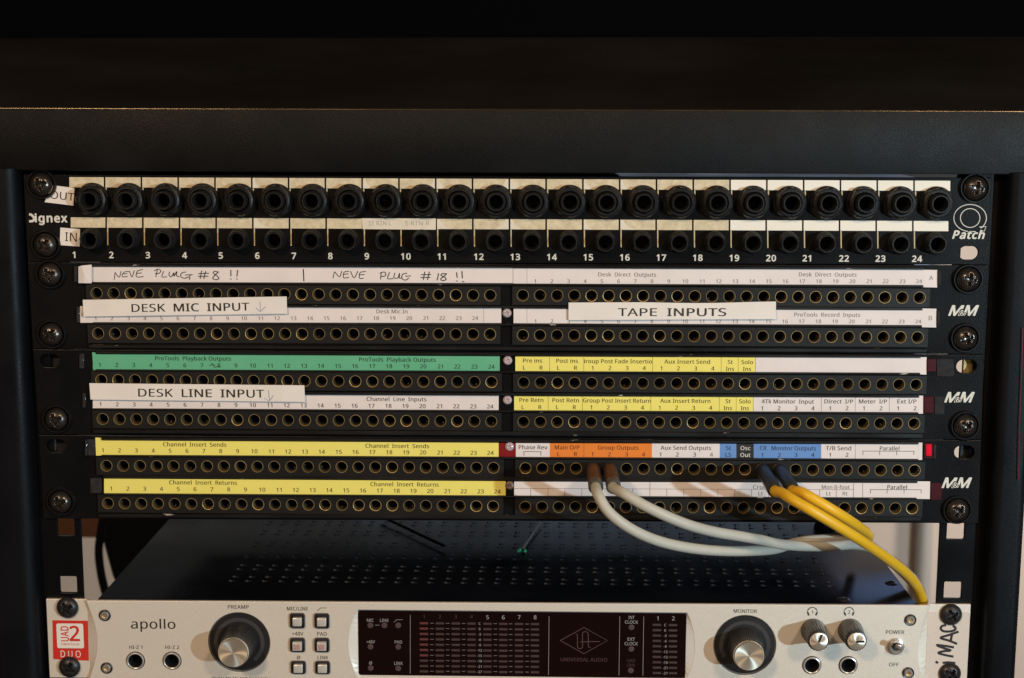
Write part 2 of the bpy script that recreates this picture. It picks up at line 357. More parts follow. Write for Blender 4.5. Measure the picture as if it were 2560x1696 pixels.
FONT['6'] = (458, [[44, 245, 46, 294, 51, 342, 60, 389, 75, 433, 95, 474, 121, 510, 155, 539, 196, 562, 246, 576, 306, 581, 324, 580, 344, 579, 362, 577, 377, 573, 377, 513, 362, 517, 344, 520, 326, 522, 308, 523, 257, 518, 216, 504, 183, 483, 158, 454, 139, 419, 127, 380, 119, 337, 115, 291, 119, 291, 133, 309, 150, 326, 170, 339, 194, 350, 223, 356, 255, 358, 302, 353, 342, 338, 375, 313, 400, 279, 416, 236, 421, 184, 415, 129, 399, 82, 372, 44, 336, 15, 291, -2, 239, -8, 199, -4, 163, 7, 130, 26, 101, 54, 77, 89, 59, 133, 48, 185], [238, 51, 284, 59, 320, 84, 343, 125, 351, 184, 344, 233, 324, 271, 289, 295, 241, 303, 205, 299, 175, 287, 150, 270, 131, 248, 119, 223, 115, 198, 117, 172, 123, 146, 133, 121, 146, 99, 164, 79, 185, 64, 210, 55]])
FONT['7'] = (458, [[109, 0, 344, 508, 35, 508, 35, 573, 419, 573, 419, 518, 187, 0]])
FONT['8'] = (458, [[229, 581, 276, 577, 318, 565, 352, 546, 378, 519, 395, 485, 400, 443, 396, 411, 385, 383, 368, 359, 346, 338, 320, 319, 291, 303, 325, 285, 355, 265, 381, 242, 401, 216, 414, 185, 419, 148, 413, 104, 395, 65, 367, 34, 330, 11, 284, -3, 231, -8, 174, -3, 126, 10, 89, 33, 61, 63, 45, 101, 39, 146, 43, 183, 56, 214, 75, 241, 99, 264, 128, 283, 158, 299, 131, 316, 107, 336, 87, 358, 71, 383, 61, 411, 58, 444, 63, 485, 80, 518, 107, 545, 141, 565, 182, 577], [108, 145, 116, 107, 138, 76, 176, 55, 229, 48, 281, 55, 319, 76, 342, 108, 350, 148, 346, 174, 335, 197, 317, 217, 293, 235, 264, 251, 229, 265, 217, 270, 184, 254, 157, 237, 136, 219, 121, 197, 111, 173], [228, 524, 188, 518, 155, 502, 134, 476, 127, 441, 130, 414, 141, 391, 157, 373, 179, 357, 204, 344, 232, 330, 258, 343, 282, 357, 302, 373, 317, 392, 327, 414, 330, 441, 323, 476, 302, 502, 270, 518]])
FONT['9'] = (458, [[417, 328, 415, 279, 410, 231, 401, 183, 387, 139, 366, 99, 340, 63, 306, 33, 265, 11, 214, -3, 154, -8, 137, -8, 117, -6, 97, -4, 82, 0, 82, 60, 97, 56, 115, 53, 134, 50, 152, 50, 204, 54, 245, 68, 278, 90, 303, 118, 322, 153, 334, 192, 342, 235, 346, 281, 341, 281, 327, 263, 310, 247, 290, 233, 266, 223, 237, 216, 204, 214, 158, 219, 118, 235, 85, 260, 61, 294, 45, 336, 40, 387, 46, 443, 63, 491, 90, 529, 127, 557, 171, 575, 223, 581, 262, 577, 299, 565, 332, 545, 361, 518, 384, 483, 402, 439, 413, 388], [223, 521, 178, 513, 142, 488, 118, 447, 110, 388, 117, 339, 137, 301, 171, 277, 220, 269, 256, 273, 286, 285, 311, 303, 330, 325, 342, 349, 346, 374, 344, 400, 338, 426, 328, 451, 315, 474, 298, 493, 277, 508, 252, 518]])
FONT['A'] = (512, [[437, 0, 368, 177, 141, 177, 73, 0, 0, 0, 224, 575, 289, 575, 512, 0], [282, 415, 274, 438, 269, 455, 263, 473, 259, 489, 255, 500, 247, 468, 242, 452, 238, 438, 230, 415, 165, 241, 346, 241]])
FONT['B'] = (521, [[241, 573, 307, 569, 361, 558, 404, 541, 434, 515, 453, 478, 459, 431, 456, 399, 446, 371, 431, 347, 409, 328, 382, 313, 350, 304, 350, 300, 384, 292, 415, 279, 441, 261, 461, 236, 474, 203, 478, 163, 472, 115, 454, 74, 425, 42, 385, 19, 337, 5, 279, 0, 78, 0, 78, 573], [256, 329, 318, 335, 357, 352, 377, 382, 384, 423, 376, 463, 351, 490, 308, 506, 245, 511, 150, 511, 150, 329], [150, 269, 150, 61, 265, 61, 330, 68, 371, 91, 394, 125, 401, 168, 398, 197, 388, 221, 370, 241, 344, 256, 307, 266, 260, 269]])
FONT['C'] = (507, [[323, 517, 280, 513, 241, 502, 206, 482, 178, 456, 155, 423, 139, 383, 129, 337, 125, 286, 128, 241, 135, 200, 147, 164, 175, 117, 213, 83, 262, 62, 322, 55, 359, 57, 394, 62, 427, 69, 460, 78, 460, 15, 427, 5, 393, -2, 356, -7, 312, -8, 257, -4, 208, 8, 166, 28, 130, 56, 101, 90, 78, 131, 62, 178, 52, 230, 49, 287, 51, 329, 57, 369, 67, 406, 89, 456, 120, 499, 159, 534, 206, 559, 261, 575, 324, 581, 367, 578, 409, 572, 448, 561, 482, 547, 453, 486, 425, 497, 394, 508, 360, 515]])
FONT['D'] = (585, [[536, 292, 533, 231, 521, 177, 501, 131, 474, 91, 439, 58, 399, 33, 351, 15, 297, 4, 237, 0, 78, 0, 78, 573, 254, 573, 309, 569, 359, 558, 404, 540, 443, 516, 476, 484, 502, 446, 521, 401, 533, 350], [460, 289, 457, 337, 449, 379, 435, 415, 404, 457, 361, 487, 308, 505, 244, 511, 150, 511, 150, 62, 228, 62, 299, 68, 357, 87, 402, 119, 434, 164, 454, 220]])
FONT['E'] = (446, [[398, 0, 78, 0, 78, 573, 398, 573, 398, 509, 150, 509, 150, 330, 383, 330, 383, 268, 150, 268, 150, 63, 398, 63]])
FONT['F'] = (416, [[150, 0, 78, 0, 78, 573, 398, 573, 398, 509, 150, 509, 150, 306, 383, 306, 383, 243, 150, 243]])
FONT['G'] = (584, [[326, 302, 524, 302, 524, 22, 478, 8, 431, -1, 380, -6, 323, -8, 267, -4, 217, 8, 173, 28, 136, 55, 105, 89, 81, 130, 63, 176, 52, 229, 49, 286, 53, 343, 65, 395, 84, 442, 111, 482, 145, 517, 186, 544, 233, 564, 286, 577, 346, 581, 392, 578, 437, 572, 478, 561, 516, 547, 489, 484, 457, 497, 421, 508, 382, 515, 342, 517, 298, 514, 259, 505, 225, 489, 181, 455, 150, 409, 136, 373, 127, 332, 124, 286, 127, 243, 134, 202, 146, 166, 175, 119, 216, 84, 251, 68, 292, 58, 340, 55, 375, 56, 404, 59, 429, 63, 452, 68, 452, 238, 326, 238]])
FONT['H'] = (594, [[516, 0, 443, 0, 443, 267, 150, 267, 150, 0, 78, 0, 78, 573, 150, 573, 150, 330, 443, 330, 443, 573, 516, 573]])
FONT['I'] = (272, [[239, 0, 32, 0, 32, 42, 99, 57, 99, 515, 32, 531, 32, 573, 239, 573, 239, 531, 172, 515, 172, 57, 239, 42]])
FONT['K'] = (496, [[496, 0, 411, 0, 209, 273, 150, 222, 150, 0, 78, 0, 78, 573, 150, 573, 150, 290, 174, 318, 199, 345, 249, 399, 403, 573, 488, 573, 261, 323]])
FONT['L'] = (420, [[78, 0, 78, 573, 150, 573, 150, 64, 400, 64, 400, 0]])
FONT['M'] = (727, [[330, 0, 142, 502, 139, 502, 140, 484, 142, 461, 143, 435, 144, 407, 144, 377, 144, 347, 144, 0, 78, 0, 78, 573, 184, 573, 361, 103, 364, 103, 544, 573, 650, 573, 650, 0, 578, 0, 578, 352, 578, 380, 579, 408, 580, 435, 581, 460, 584, 501, 581, 501, 390, 0]])
FONT['N'] = (609, [[532, 0, 447, 0, 141, 476, 138, 476, 139, 455, 141, 432, 143, 378, 144, 349, 144, 320, 144, 0, 78, 0, 78, 573, 161, 573, 467, 99, 470, 99, 468, 137, 466, 193, 465, 223, 464, 249, 464, 573, 532, 573]])
FONT['O'] = (626, [[577, 287, 576, 244, 570, 204, 561, 166, 540, 116, 510, 73, 473, 38, 428, 13, 375, -3, 314, -8, 251, -3, 196, 13, 151, 39, 114, 73, 85, 116, 65, 167, 56, 204, 51, 245, 49, 288, 52, 344, 62, 396, 78, 442, 100, 482, 130, 517, 166, 545, 208, 565, 258, 577, 314, 581, 369, 577, 417, 565, 459, 545, 495, 517, 524, 483, 547, 442, 564, 396, 574, 344], [125, 287, 127, 241, 134, 200, 145, 163, 171, 117, 207, 83, 255, 62, 314, 55, 373, 62, 420, 83, 456, 117, 481, 163, 492, 200, 499, 241, 501, 287, 496, 354, 481, 411, 456, 457, 421, 491, 373, 511, 314, 518, 255, 511, 207, 490, 171, 457, 145, 411, 134, 374, 127, 333]])
FONT['P'] = (485, [[229, 573, 297, 568, 352, 553, 393, 528, 421, 495, 439, 454, 444, 404, 441, 370, 433, 336, 417, 306, 395, 278, 364, 255, 324, 238, 275, 227, 216, 223, 150, 223, 150, 0, 78, 0, 78, 573], [223, 511, 150, 511, 150, 285, 208, 285, 258, 288, 298, 296, 330, 311, 352, 334, 365, 363, 370, 401, 361, 449, 334, 484, 289, 504]])
FONT['R'] = (499, [[236, 573, 301, 568, 353, 555, 393, 532, 422, 500, 439, 460, 444, 410, 440, 368, 427, 334, 408, 306, 385, 285, 358, 269, 330, 257, 487, 0, 403, 0, 264, 237, 150, 237, 150, 0, 78, 0, 78, 573], [232, 510, 150, 510, 150, 298, 236, 298, 296, 304, 338, 325, 362, 359, 370, 407, 366, 440, 355, 467, 336, 486, 310, 500, 275, 507]])
FONT['S'] = (440, [[403, 153, 396, 106, 378, 66, 348, 35, 307, 11, 257, -3, 198, -8, 167, -7, 137, -5, 109, -1, 83, 4, 61, 11, 41, 19, 41, 88, 73, 76, 113, 65, 156, 57, 201, 55, 240, 57, 273, 66, 298, 79, 316, 98, 327, 120, 330, 147, 327, 173, 318, 194, 302, 213, 277, 230, 242, 247, 196, 265, 161, 279, 131, 294, 106, 311, 85, 330, 69, 351, 57, 375, 50, 403, 48, 435, 54, 477, 71, 513, 99, 542, 136, 563, 180, 576, 231, 581, 276, 578, 318, 572, 355, 562, 389, 549, 366, 487, 336, 499, 302, 508, 266, 515, 229, 517, 196, 515, 169, 507, 148, 494, 133, 478, 124, 457, 121, 434, 124, 407, 133, 386, 149, 367, 172, 351, 204, 335, 246, 318, 293, 299, 332, 279, 362, 255, 385, 228, 398, 194]])
FONT['T'] = (446, [[259, 0, 187, 0, 187, 509, 8, 509, 8, 573, 437, 573, 437, 509, 259, 509]])
FONT['U'] = (586, [[513, 202, 507, 146, 489, 95, 459, 52, 416, 20, 380, 4, 338, -5, 290, -8, 225, -2, 171, 18, 128, 50, 97, 93, 78, 144, 72, 204, 72, 573, 144, 573, 144, 201, 154, 139, 182, 93, 228, 64, 294, 55, 342, 59, 379, 73, 407, 96, 427, 126, 438, 161, 442, 202, 442, 573, 513, 573]])
FONT['V'] = (481, [[481, 573, 277, 0, 204, 0, 0, 573, 75, 573, 204, 205, 213, 182, 220, 160, 226, 139, 231, 119, 236, 100, 241, 80, 245, 100, 250, 119, 255, 140, 262, 161, 269, 183, 277, 207, 405, 573]])
FONT['W'] = (746, [[735, 573, 583, 0, 510, 0, 399, 375, 389, 410, 380, 443, 373, 471, 370, 488, 367, 471, 364, 458, 361, 443, 352, 409, 348, 391, 342, 373, 234, 0, 161, 0, 10, 573, 85, 573, 174, 223, 179, 205, 183, 186, 190, 151, 194, 134, 196, 118, 201, 87, 206, 119, 210, 137, 213, 154, 218, 173, 222, 191, 232, 227, 333, 573, 407, 573, 512, 225, 518, 206, 523, 187, 527, 169, 532, 151, 535, 133, 538, 117, 544, 87, 547, 107, 550, 129, 555, 151, 560, 175, 566, 199, 572, 224, 660, 573]])
FONT['X'] = (470, [[467, 0, 385, 0, 233, 249, 79, 0, 3, 0, 193, 298, 15, 573, 95, 573, 236, 348, 377, 573, 453, 573, 276, 300]])
FONT['Z'] = (458, [[427, 0, 30, 0, 30, 55, 332, 508, 40, 508, 40, 573, 419, 573, 419, 518, 118, 64, 427, 64]])
FONT['a'] = (450, [[231, 437, 279, 433, 318, 422, 347, 403, 376, 358, 385, 293, 385, 0, 334, 0, 320, 61, 317, 61, 298, 40, 279, 22, 258, 9, 234, -1, 206, -6, 172, -8, 136, -5, 103, 6, 75, 23, 55, 48, 41, 80, 37, 119, 50, 176, 87, 219, 127, 238, 179, 251, 243, 257, 316, 259, 316, 285, 310, 330, 293, 359, 265, 375, 227, 380, 194, 378, 163, 370, 133, 359, 106, 347, 84, 400, 115, 414, 151, 426, 190, 434], [252, 208, 184, 200, 141, 182, 118, 155, 110, 119, 115, 87, 132, 66, 157, 53, 188, 49, 238, 56, 279, 79, 306, 117, 315, 172, 315, 210]])
FONT['b'] = (493, [[139, 461, 138, 435, 138, 410, 136, 389, 135, 373, 139, 373, 161, 398, 189, 419, 226, 432, 272, 437, 322, 431, 365, 412, 401, 381, 428, 338, 444, 283, 449, 215, 447, 168, 439, 127, 427, 91, 400, 48, 365, 17, 322, -2, 272, -8, 226, -3, 189, 10, 161, 31, 139, 55, 133, 55, 119, 0, 68, 0, 68, 609, 139, 609], [260, 379, 219, 374, 188, 361, 165, 339, 150, 308, 142, 268, 139, 217, 139, 214, 142, 165, 150, 125, 165, 93, 202, 61, 261, 51, 312, 61, 348, 93, 363, 126, 373, 166, 376, 216, 373, 265, 363, 306, 348, 338, 311, 368]])
FONT['c'] = (385, [[241, -8, 187, -2, 139, 15, 99, 45, 69, 87, 55, 123, 47, 165, 44, 213, 47, 262, 56, 305, 71, 342, 102, 385, 142, 415, 191, 432, 245, 438, 278, 436, 309, 431, 336, 424, 358, 415, 337, 356, 316, 363, 292, 370, 267, 374, 244, 376, 204, 371, 172, 358, 148, 335, 131, 303, 120, 263, 117, 213, 120, 166, 131, 126, 148, 94, 172, 71, 202, 58, 240, 53, 273, 55, 302, 60, 328, 68, 351, 78, 351, 15, 328, 5, 304, -2, 275, -7]])
FONT['d'] = (493, [[221, -8, 171, -2, 128, 17, 92, 48, 65, 91, 49, 146, 44, 214, 49, 282, 66, 338, 93, 381, 128, 413, 171, 432, 221, 438, 253, 436, 280, 429, 303, 420, 323, 407, 340, 391, 354, 374, 359, 374, 356, 405, 355, 424, 354, 438, 354, 609, 425, 609, 425, 0, 368, 0, 358, 58, 354, 58, 340, 40, 323, 24, 303, 11, 279, 1, 252, -6], [232, 51, 290, 60, 328, 88, 348, 135, 355, 200, 355, 213, 352, 263, 343, 304, 329, 336, 291, 369, 231, 379, 181, 368, 146, 334, 130, 300, 120, 260, 117, 213, 120, 165, 130, 125, 146, 93, 181, 61]])
FONT['e'] = (452, [[234, 438, 286, 432, 329, 414, 364, 385, 390, 346, 406, 299, 411, 244, 411, 201, 117, 201, 127, 137, 154, 90, 197, 62, 254, 52, 293, 54, 327, 60, 359, 69, 392, 82, 392, 20, 359, 8, 327, -1, 292, -6, 251, -8, 194, -2, 143, 17, 101, 48, 70, 91, 56, 126, 47, 167, 44, 212, 47, 257, 55, 297, 68, 333, 96, 378, 134, 411, 181, 431], [233, 380, 188, 372, 154, 348, 130, 309, 119, 257, 338, 257, 335, 292, 326, 322, 312, 346, 292, 364, 266, 376]])
FONT['f'] = (276, [[266, 375, 158, 375, 158, 0, 87, 0, 87, 375, 12, 375, 12, 408, 87, 432, 87, 457, 92, 507, 104, 547, 124, 577, 152, 597, 186, 609, 227, 613, 252, 612, 274, 609, 294, 604, 310, 599, 292, 544, 278, 548, 262, 552, 245, 555, 228, 556, 197, 550, 175, 532, 162, 502, 158, 458, 158, 430, 266, 430]])
FONT['g'] = (493, [[221, 438, 261, 434, 297, 422, 329, 402, 355, 373, 359, 373, 369, 430, 425, 430, 425, -7, 420, -63, 404, -109, 378, -146, 341, -172, 293, -187, 233, -192, 188, -191, 147, -186, 110, -177, 78, -165, 78, -100, 111, -114, 149, -125, 191, -132, 237, -134, 286, -126, 324, -101, 347, -63, 355, -13, 355, 4, 355, 16, 356, 32, 357, 47, 358, 57, 354, 57, 329, 28, 299, 8, 263, -4, 221, -8, 170, -2, 126, 18, 91, 51, 65, 95, 49, 149, 44, 214, 49, 278, 65, 332, 91, 377, 126, 411, 169, 431], [230, 379, 197, 374, 169, 359, 147, 336, 130, 303, 120, 262, 117, 213, 120, 165, 130, 124, 146, 92, 182, 60, 232, 50, 262, 52, 288, 58, 309, 69, 326, 85, 340, 105, 349, 131, 354, 161, 356, 197, 356, 214, 353, 267, 343, 309, 326, 340, 302, 362, 270, 374]])
FONT['h'] = (495, [[139, 431, 138, 415, 138, 399, 136, 384, 135, 370, 140, 370, 155, 391, 174, 407, 196, 420, 221, 429, 247, 435, 273, 437, 321, 433, 360, 421, 391, 400, 413, 370, 426, 330, 431, 280, 431, 0, 361, 0, 361, 275, 355, 321, 338, 353, 308, 372, 265, 379, 222, 374, 189, 360, 166, 338, 150, 308, 142, 269, 139, 222, 139, 0, 68, 0, 68, 609, 139, 609]])
FONT['i'] = (207, [[139, 430, 139, 0, 68, 0, 68, 430], [104, 591, 119, 588, 133, 580, 142, 566, 145, 546, 142, 526, 133, 512, 119, 504, 104, 501, 88, 504, 75, 512, 66, 526, 63, 546, 66, 566, 75, 580, 88, 588]])
FONT['k'] = (428, [[138, 291, 138, 276, 137, 257, 135, 221, 138, 221, 152, 240, 172, 264, 181, 276, 189, 285, 326, 430, 409, 430, 235, 246, 421, 0, 336, 0, 187, 200, 138, 158, 138, 0, 68, 0, 68, 609, 138, 609]])
FONT['l'] = (207, [[139, 0, 68, 0, 68, 609, 139, 609]])
FONT['n'] = (495, [[275, 438, 322, 434, 361, 421, 391, 401, 413, 371, 426, 330, 431, 280, 431, 0, 361, 0, 361, 275, 355, 321, 338, 353, 308, 372, 265, 379, 204, 368, 166, 338, 146, 289, 139, 223, 139, 0, 68, 0, 68, 430, 125, 430, 136, 371, 140, 371, 156, 392, 175, 409, 198, 422, 222, 431, 248, 436]])
FONT['o'] = (485, [[442, 216, 438, 165, 428, 121, 411, 82, 388, 51, 359, 25, 324, 7, 285, -4, 241, -8, 200, -4, 163, 7, 129, 25, 100, 51, 77, 82, 59, 121, 48, 165, 44, 216, 47, 261, 55, 301, 68, 336, 97, 380, 137, 412, 186, 431, 244, 438, 299, 431, 347, 412, 387, 380, 417, 336, 431, 301, 439, 261], [117, 216, 120, 169, 130, 128, 147, 95, 172, 71, 203, 56, 243, 51, 282, 56, 314, 71, 339, 95, 356, 128, 366, 169, 369, 216, 365, 263, 355, 303, 338, 335, 314, 359, 282, 374, 242, 379, 185, 368, 147, 335, 130, 303, 120, 263]])
FONT['p'] = (493, [[273, 438, 322, 432, 365, 413, 401, 383, 428, 339, 444, 284, 449, 216, 447, 170, 439, 129, 427, 93, 401, 49, 365, 17, 322, -2, 272, -8, 241, -6, 213, 1, 190, 11, 170, 24, 153, 38, 139, 55, 134, 55, 136, 39, 137, 20, 138, 1, 139, -16, 139, -192, 68, -192, 68, 430, 126, 430, 136, 371, 139, 371, 153, 389, 170, 405, 189, 419, 213, 429, 240, 436], [260, 379, 221, 374, 190, 362, 167, 342, 152, 313, 142, 275, 139, 229, 139, 216, 142, 167, 150, 126, 165, 93, 188, 70, 220, 55, 261, 51, 297, 56, 326, 72, 348, 98, 364, 131, 373, 171, 376, 217, 373, 262, 363, 302, 348, 334, 311, 367]])
FONT['r'] = (331, [[269, 438, 281, 438, 295, 437, 308, 435, 319, 433, 310, 368, 299, 370, 287, 372, 275, 373, 264, 374, 240, 371, 217, 363, 195, 351, 176, 334, 161, 313, 149, 289, 141, 261, 139, 229, 139, 0, 68, 0, 68, 430, 126, 430, 134, 351, 137, 351, 152, 374, 170, 395, 191, 413, 214, 426, 240, 435]])
FONT['s'] = (384, [[348, 119, 343, 80, 327, 49, 302, 24, 268, 6, 226, -4, 176, -8, 135, -6, 99, -1, 68, 8, 42, 19, 42, 83, 70, 71, 104, 60, 141, 52, 178, 49, 224, 53, 256, 66, 274, 86, 280, 112, 278, 128, 271, 141, 259, 154, 239, 167, 212, 180, 174, 196, 135, 212, 103, 228, 76, 245, 57, 266, 45, 292, 41, 324, 52, 372, 85, 408, 118, 425, 157, 435, 202, 438, 240, 436, 275, 430, 308, 421, 339, 409, 315, 353, 287, 363, 258, 372, 228, 378, 197, 380, 159, 377, 131, 366, 114, 350, 108, 328, 111, 312, 119, 298, 133, 286, 154, 274, 182, 261, 219, 246, 257, 231, 289, 215, 314, 197, 333, 176, 344, 150]])
FONT['t'] = (289, [[212, 50, 228, 50, 245, 53, 260, 55, 272, 59, 272, 5, 258, 0, 240, -4, 219, -7, 200, -8, 167, -5, 138, 4, 112, 20, 91, 44, 78, 79, 74, 125, 74, 375, 13, 375, 13, 409, 75, 437, 103, 528, 144, 528, 144, 430, 269, 430, 269, 375, 144, 375, 144, 127, 149, 93, 163, 69, 185, 54]])
FONT['u'] = (495, [[427, 430, 427, 0, 370, 0, 359, 57, 356, 57, 340, 36, 321, 20, 298, 8, 273, -1, 247, -6, 220, -8, 173, -4, 134, 8, 103, 29, 81, 59, 68, 99, 63, 148, 63, 430, 135, 430, 135, 153, 141, 108, 158, 76, 188, 57, 230, 51, 273, 55, 306, 69, 330, 91, 345, 121, 354, 160, 357, 206, 357, 430]])
FONT['v'] = (407, [[163, 0, 0, 430, 75, 430, 167, 176, 173, 158, 180, 137, 187, 116, 193, 96, 198, 78, 201, 63, 204, 63, 208, 78, 214, 96, 220, 117, 227, 138, 241, 176, 332, 430, 407, 430, 244, 0]])
FONT['x'] = (424, [[170, 220, 22, 430, 102, 430, 213, 268, 322, 430, 402, 430, 253, 220, 410, 0, 330, 0, 213, 172, 94, 0, 14, 0]])
FONT['y'] = (409, [[1, 430, 76, 430, 169, 185, 177, 164, 184, 144, 191, 124, 196, 105, 201, 86, 205, 68, 209, 68, 215, 91, 224, 121, 234, 153, 245, 186, 333, 430, 409, 430, 224, -59, 207, -97, 188, -130, 165, -156, 138, -176, 106, -188, 67, -192, 49, -192, 34, -190, 20, -188, 9, -186, 9, -130, 30, -133, 43, -134, 56, -135, 79, -132, 99, -126, 116, -114, 130, -99, 142, -80, 152, -59, 174, -2]])
FONT['Ø'] = (626, [[577, 287, 576, 244, 570, 204, 561, 166, 540, 116, 510, 73, 473, 38, 428, 13, 375, -3, 314, -8, 271, -6, 231, 2, 196, 13, 165, 30, 127, -25, 78, 7, 119, 67, 89, 110, 67, 162, 57, 201, 51, 243, 49, 288, 52, 344, 62, 396, 78, 442, 100, 482, 130, 517, 166, 545, 208, 565, 258, 577, 314, 581, 355, 579, 392, 572, 426, 560, 457, 545, 494, 598, 543, 565, 502, 508, 534, 466, 558, 414, 569, 375, 575, 333], [501, 287, 497, 351, 483, 405, 460, 449, 204, 85, 226, 72, 252, 63, 281, 57, 314, 55, 373, 62, 420, 83, 456, 117, 481, 163, 492, 200, 499, 241], [125, 287, 127, 240, 134, 198, 146, 161, 163, 128, 419, 490, 397, 502, 372, 511, 345, 516, 314, 518, 255, 511, 207, 490, 171, 457, 145, 411, 134, 374, 127, 333]])
CH = {}
def area(p): return sum(p[i][0]*p[(i+1) % len(p)][1]-p[(i+1) % len(p)][0]*p[i][1] for i in range(len(p)))/2
def inside(pt, p):
    x, y = pt; r = False
    for i in range(len(p)):
        (x1, y1), (x2, y2) = p[i], p[(i+1) % len(p)]
        if (y1 > y) != (y2 > y) and x < (x2-x1)*(y-y1)/(y2-y1)+x1: r = not r
    return r
def char_mesh(c, weight):
    """strokes of a letter may overlap: each outer contour is filled alone with its own holes"""
    if (c, weight) not in CH:
        sp = [[(o[i]/1000, o[i+1]/1000) for i in range(0, len(o), 2)] for o in FONT[c][1]]
        sgn = area(max(sp, key=lambda p: abs(area(p)))) > 0
        outer = [p for p in sp if (area(p) > 0) == sgn]; hol = [p for p in sp if (area(p) > 0) != sgn]
        V = []; F = []
        for k, p in enumerate(outer):
            hs = [h for h in hol if inside(h[0], p) and all(not inside(h[0], o) or abs(area(o)) >= abs(area(p)) for o in outer)]
            v, f = curve_mesh([p]+hs, 0, 0, weight); b = len(V)
            V += [(x[0], x[1], k) for x in v]; F += [tuple(i+b for i in q_) for q_ in f]
        CH[(c, weight)] = (V, F)
    return CH[(c, weight)]
TC = {}
def glyphs(s, weight=0.0, shear=0.0):
    weight = max(weight, 0); key = (s, weight, shear)
    if key not in TC:
        V = []; F = []; x = 0
        for c in s:
            if c == ' ': x += .209; continue
            v, f = char_mesh(c, 0); b = len(V)
            V += [(p[0]+x+p[1]*shear, p[1], p[2]) for p in v]; F += [tuple(i+b for i in q_) for q_ in f]
            x += FONT[c][0]/1000+weight*2
        xs = [v[0] for v in V]
        TC[key] = (V, F, min(xs), max(xs))
    return TC[key]
CAP = 0.573
def write(mb, s, m, Y, base, cap, width=None, anchor='c', ang=0.0, weight=0.011, shear=0.0, squeeze=1.0):
    """lettering on the plane Y. base: photo pixel of the anchor on the baseline; cap: capital height in px;
    width: total width in px (else natural); ang: degrees, counter-clockwise"""
    V, F, x0, x1 = glyphs(s, weight, shear)
    p = at(base[0], base[1], Y); e = at(base[0]+10, base[1], Y); g = at(base[0], base[1]-10, Y)
    kx = (e.x-p.x)/10; kz = (g.z-p.z)/10
    sz = cap*kz/CAP
    sx = width*kx/(x1-x0) if width else sz*squeeze
    ax = {'c': (x0+x1)/2, 'l': x0, 'r': x1}[anchor]
    a = radians(ang); ca, sa = cos(a), sin(a)
    if weight <= 0: sh = [(0, 0)]
    elif weight < .015: sh = [(-weight, 0), (weight, 0)]
    else: sh = [(weight*cos(pi*i/4), weight*sin(pi*i/4)*.8) for i in range(8)]+[(0, 0)]
    for j, (ox, oz) in enumerate(sh):
        vs = []
        for x, z, k in V:
            X, Z = (x+ox-ax)*sx, (z+oz)*sz
            vs.append((p.x+X*ca-Z*sa, Y-.004*(k+j), p.z+X*sa+Z*ca))
        mb.add(vs, F, m)
def curve(pts, n=5):
    """Catmull-Rom through the points"""
    out = []
    P = [pts[0]]+list(pts)+[pts[-1]]
    for i in range(1, len(P)-2):
        a, b, c, d = [Vector(x) for x in P[i-1:i+3]]
        for k in range(n):
            t = k/n
            out.append(tuple(.5*((2*b)+(c-a)*t+(2*a-5*b+4*c-d)*t*t+(3*b-a-3*c+d)*t**3)))
    out.append(tuple(pts[-1]))
    return out
def strokes(mb, z, lst, wd, m, Y, smooth=True):
    for i, s in enumerate(lst):
        pts = [q(z, *p) for p in s]
        mb.ribbon(curve(pts, 4) if smooth and len(pts) > 2 else pts, wd, m, Y-.012*i)

# ------------------------------------------------------------------ shared small parts
def screw_mesh(name, R, H, m, cupm=None, cross=True, cupr=0, depth=2.3, n=64, rings=22, k=.34):
    mb = MB(); vs = []; fs = []
    def h(x, z):
        r = math.hypot(x, z)/R
        y = -H*(1-(r**2.4))**.75 if r < 1 else 0
        if cross and r < .62:
            a, b = abs(x)/R, abs(z)/R
            arm = min(a, b); lon = max(a, b)
            f = max(0, min(1, (.155-arm)/.05))*max(0, min(1, (.60-lon)/.12))
            # small pozidriv nicks between the arms
            g = max(0, min(1, (.05-abs(a-b))/.04))*max(0, min(1, (.34-lon)/.08))*.45
            y += depth*max(f*(1-.5*lon), g)
        return y
    vs.append((0, h(0, 0), 0))
    for j in range(1, rings+1):
        r = R*(j/rings)
        for i in range(n):
            a = 2*pi*i/n; x, z = r*cos(a), r*sin(a); vs.append((x, h(x*.9999, z*.9999), z))
    for i in range(n): fs.append((0, 1+i, 1+(i+1) % n))
    for j in range(rings-1):
        for i in range(n):
            a, b = 1+j*n+i, 1+j*n+(i+1) % n; fs.append((a, a+n, b+n, b))
    ca, sa = cos(k), sin(k)
    vs = [(x*ca-z*sa, y, x*sa+z*ca) for x, y, z in vs]
    mb.add(vs, fs, m, True)
    mb.lathe([(R, 0), (R*.98, .8)], m, n=n)
    return mb.mesh(name, (0, 0, 0), sharp=50)[0]
def cup_mesh(R):
    mb = MB()
    mb.lathe([(4.2, -.3), (R*.76, -.3), (R*.82, -1.2), (R*.90, -1.9), (R*.95, -1.9), (R, -1.2), (R*1.02, .05)], M_CUP, n=40)
    return mb.mesh('screw_cup', (0, 0, 0))[0]
ME_SCREW = [screw_mesh('rack_screw', 5.75, 3.3, M_SCREW, k=a) for a in (.34, .9, -.2)]
ME_CUP = cup_mesh(7.5)
ME_BSCREW = [screw_mesh('black_rack_screw', 5.75, 3.0, M_SCREWB, k=a) for a in (.5, 1.0)]
ME_CLEAR = screw_mesh('clear_screw', 2.3, 1.2, M_CLEARS, depth=.8, n=24, rings=8)
ME_CLEARD = screw_mesh('brown_clear_screw', 2.3, 1.2, M_CLEARD, depth=.8, n=24, rings=8)
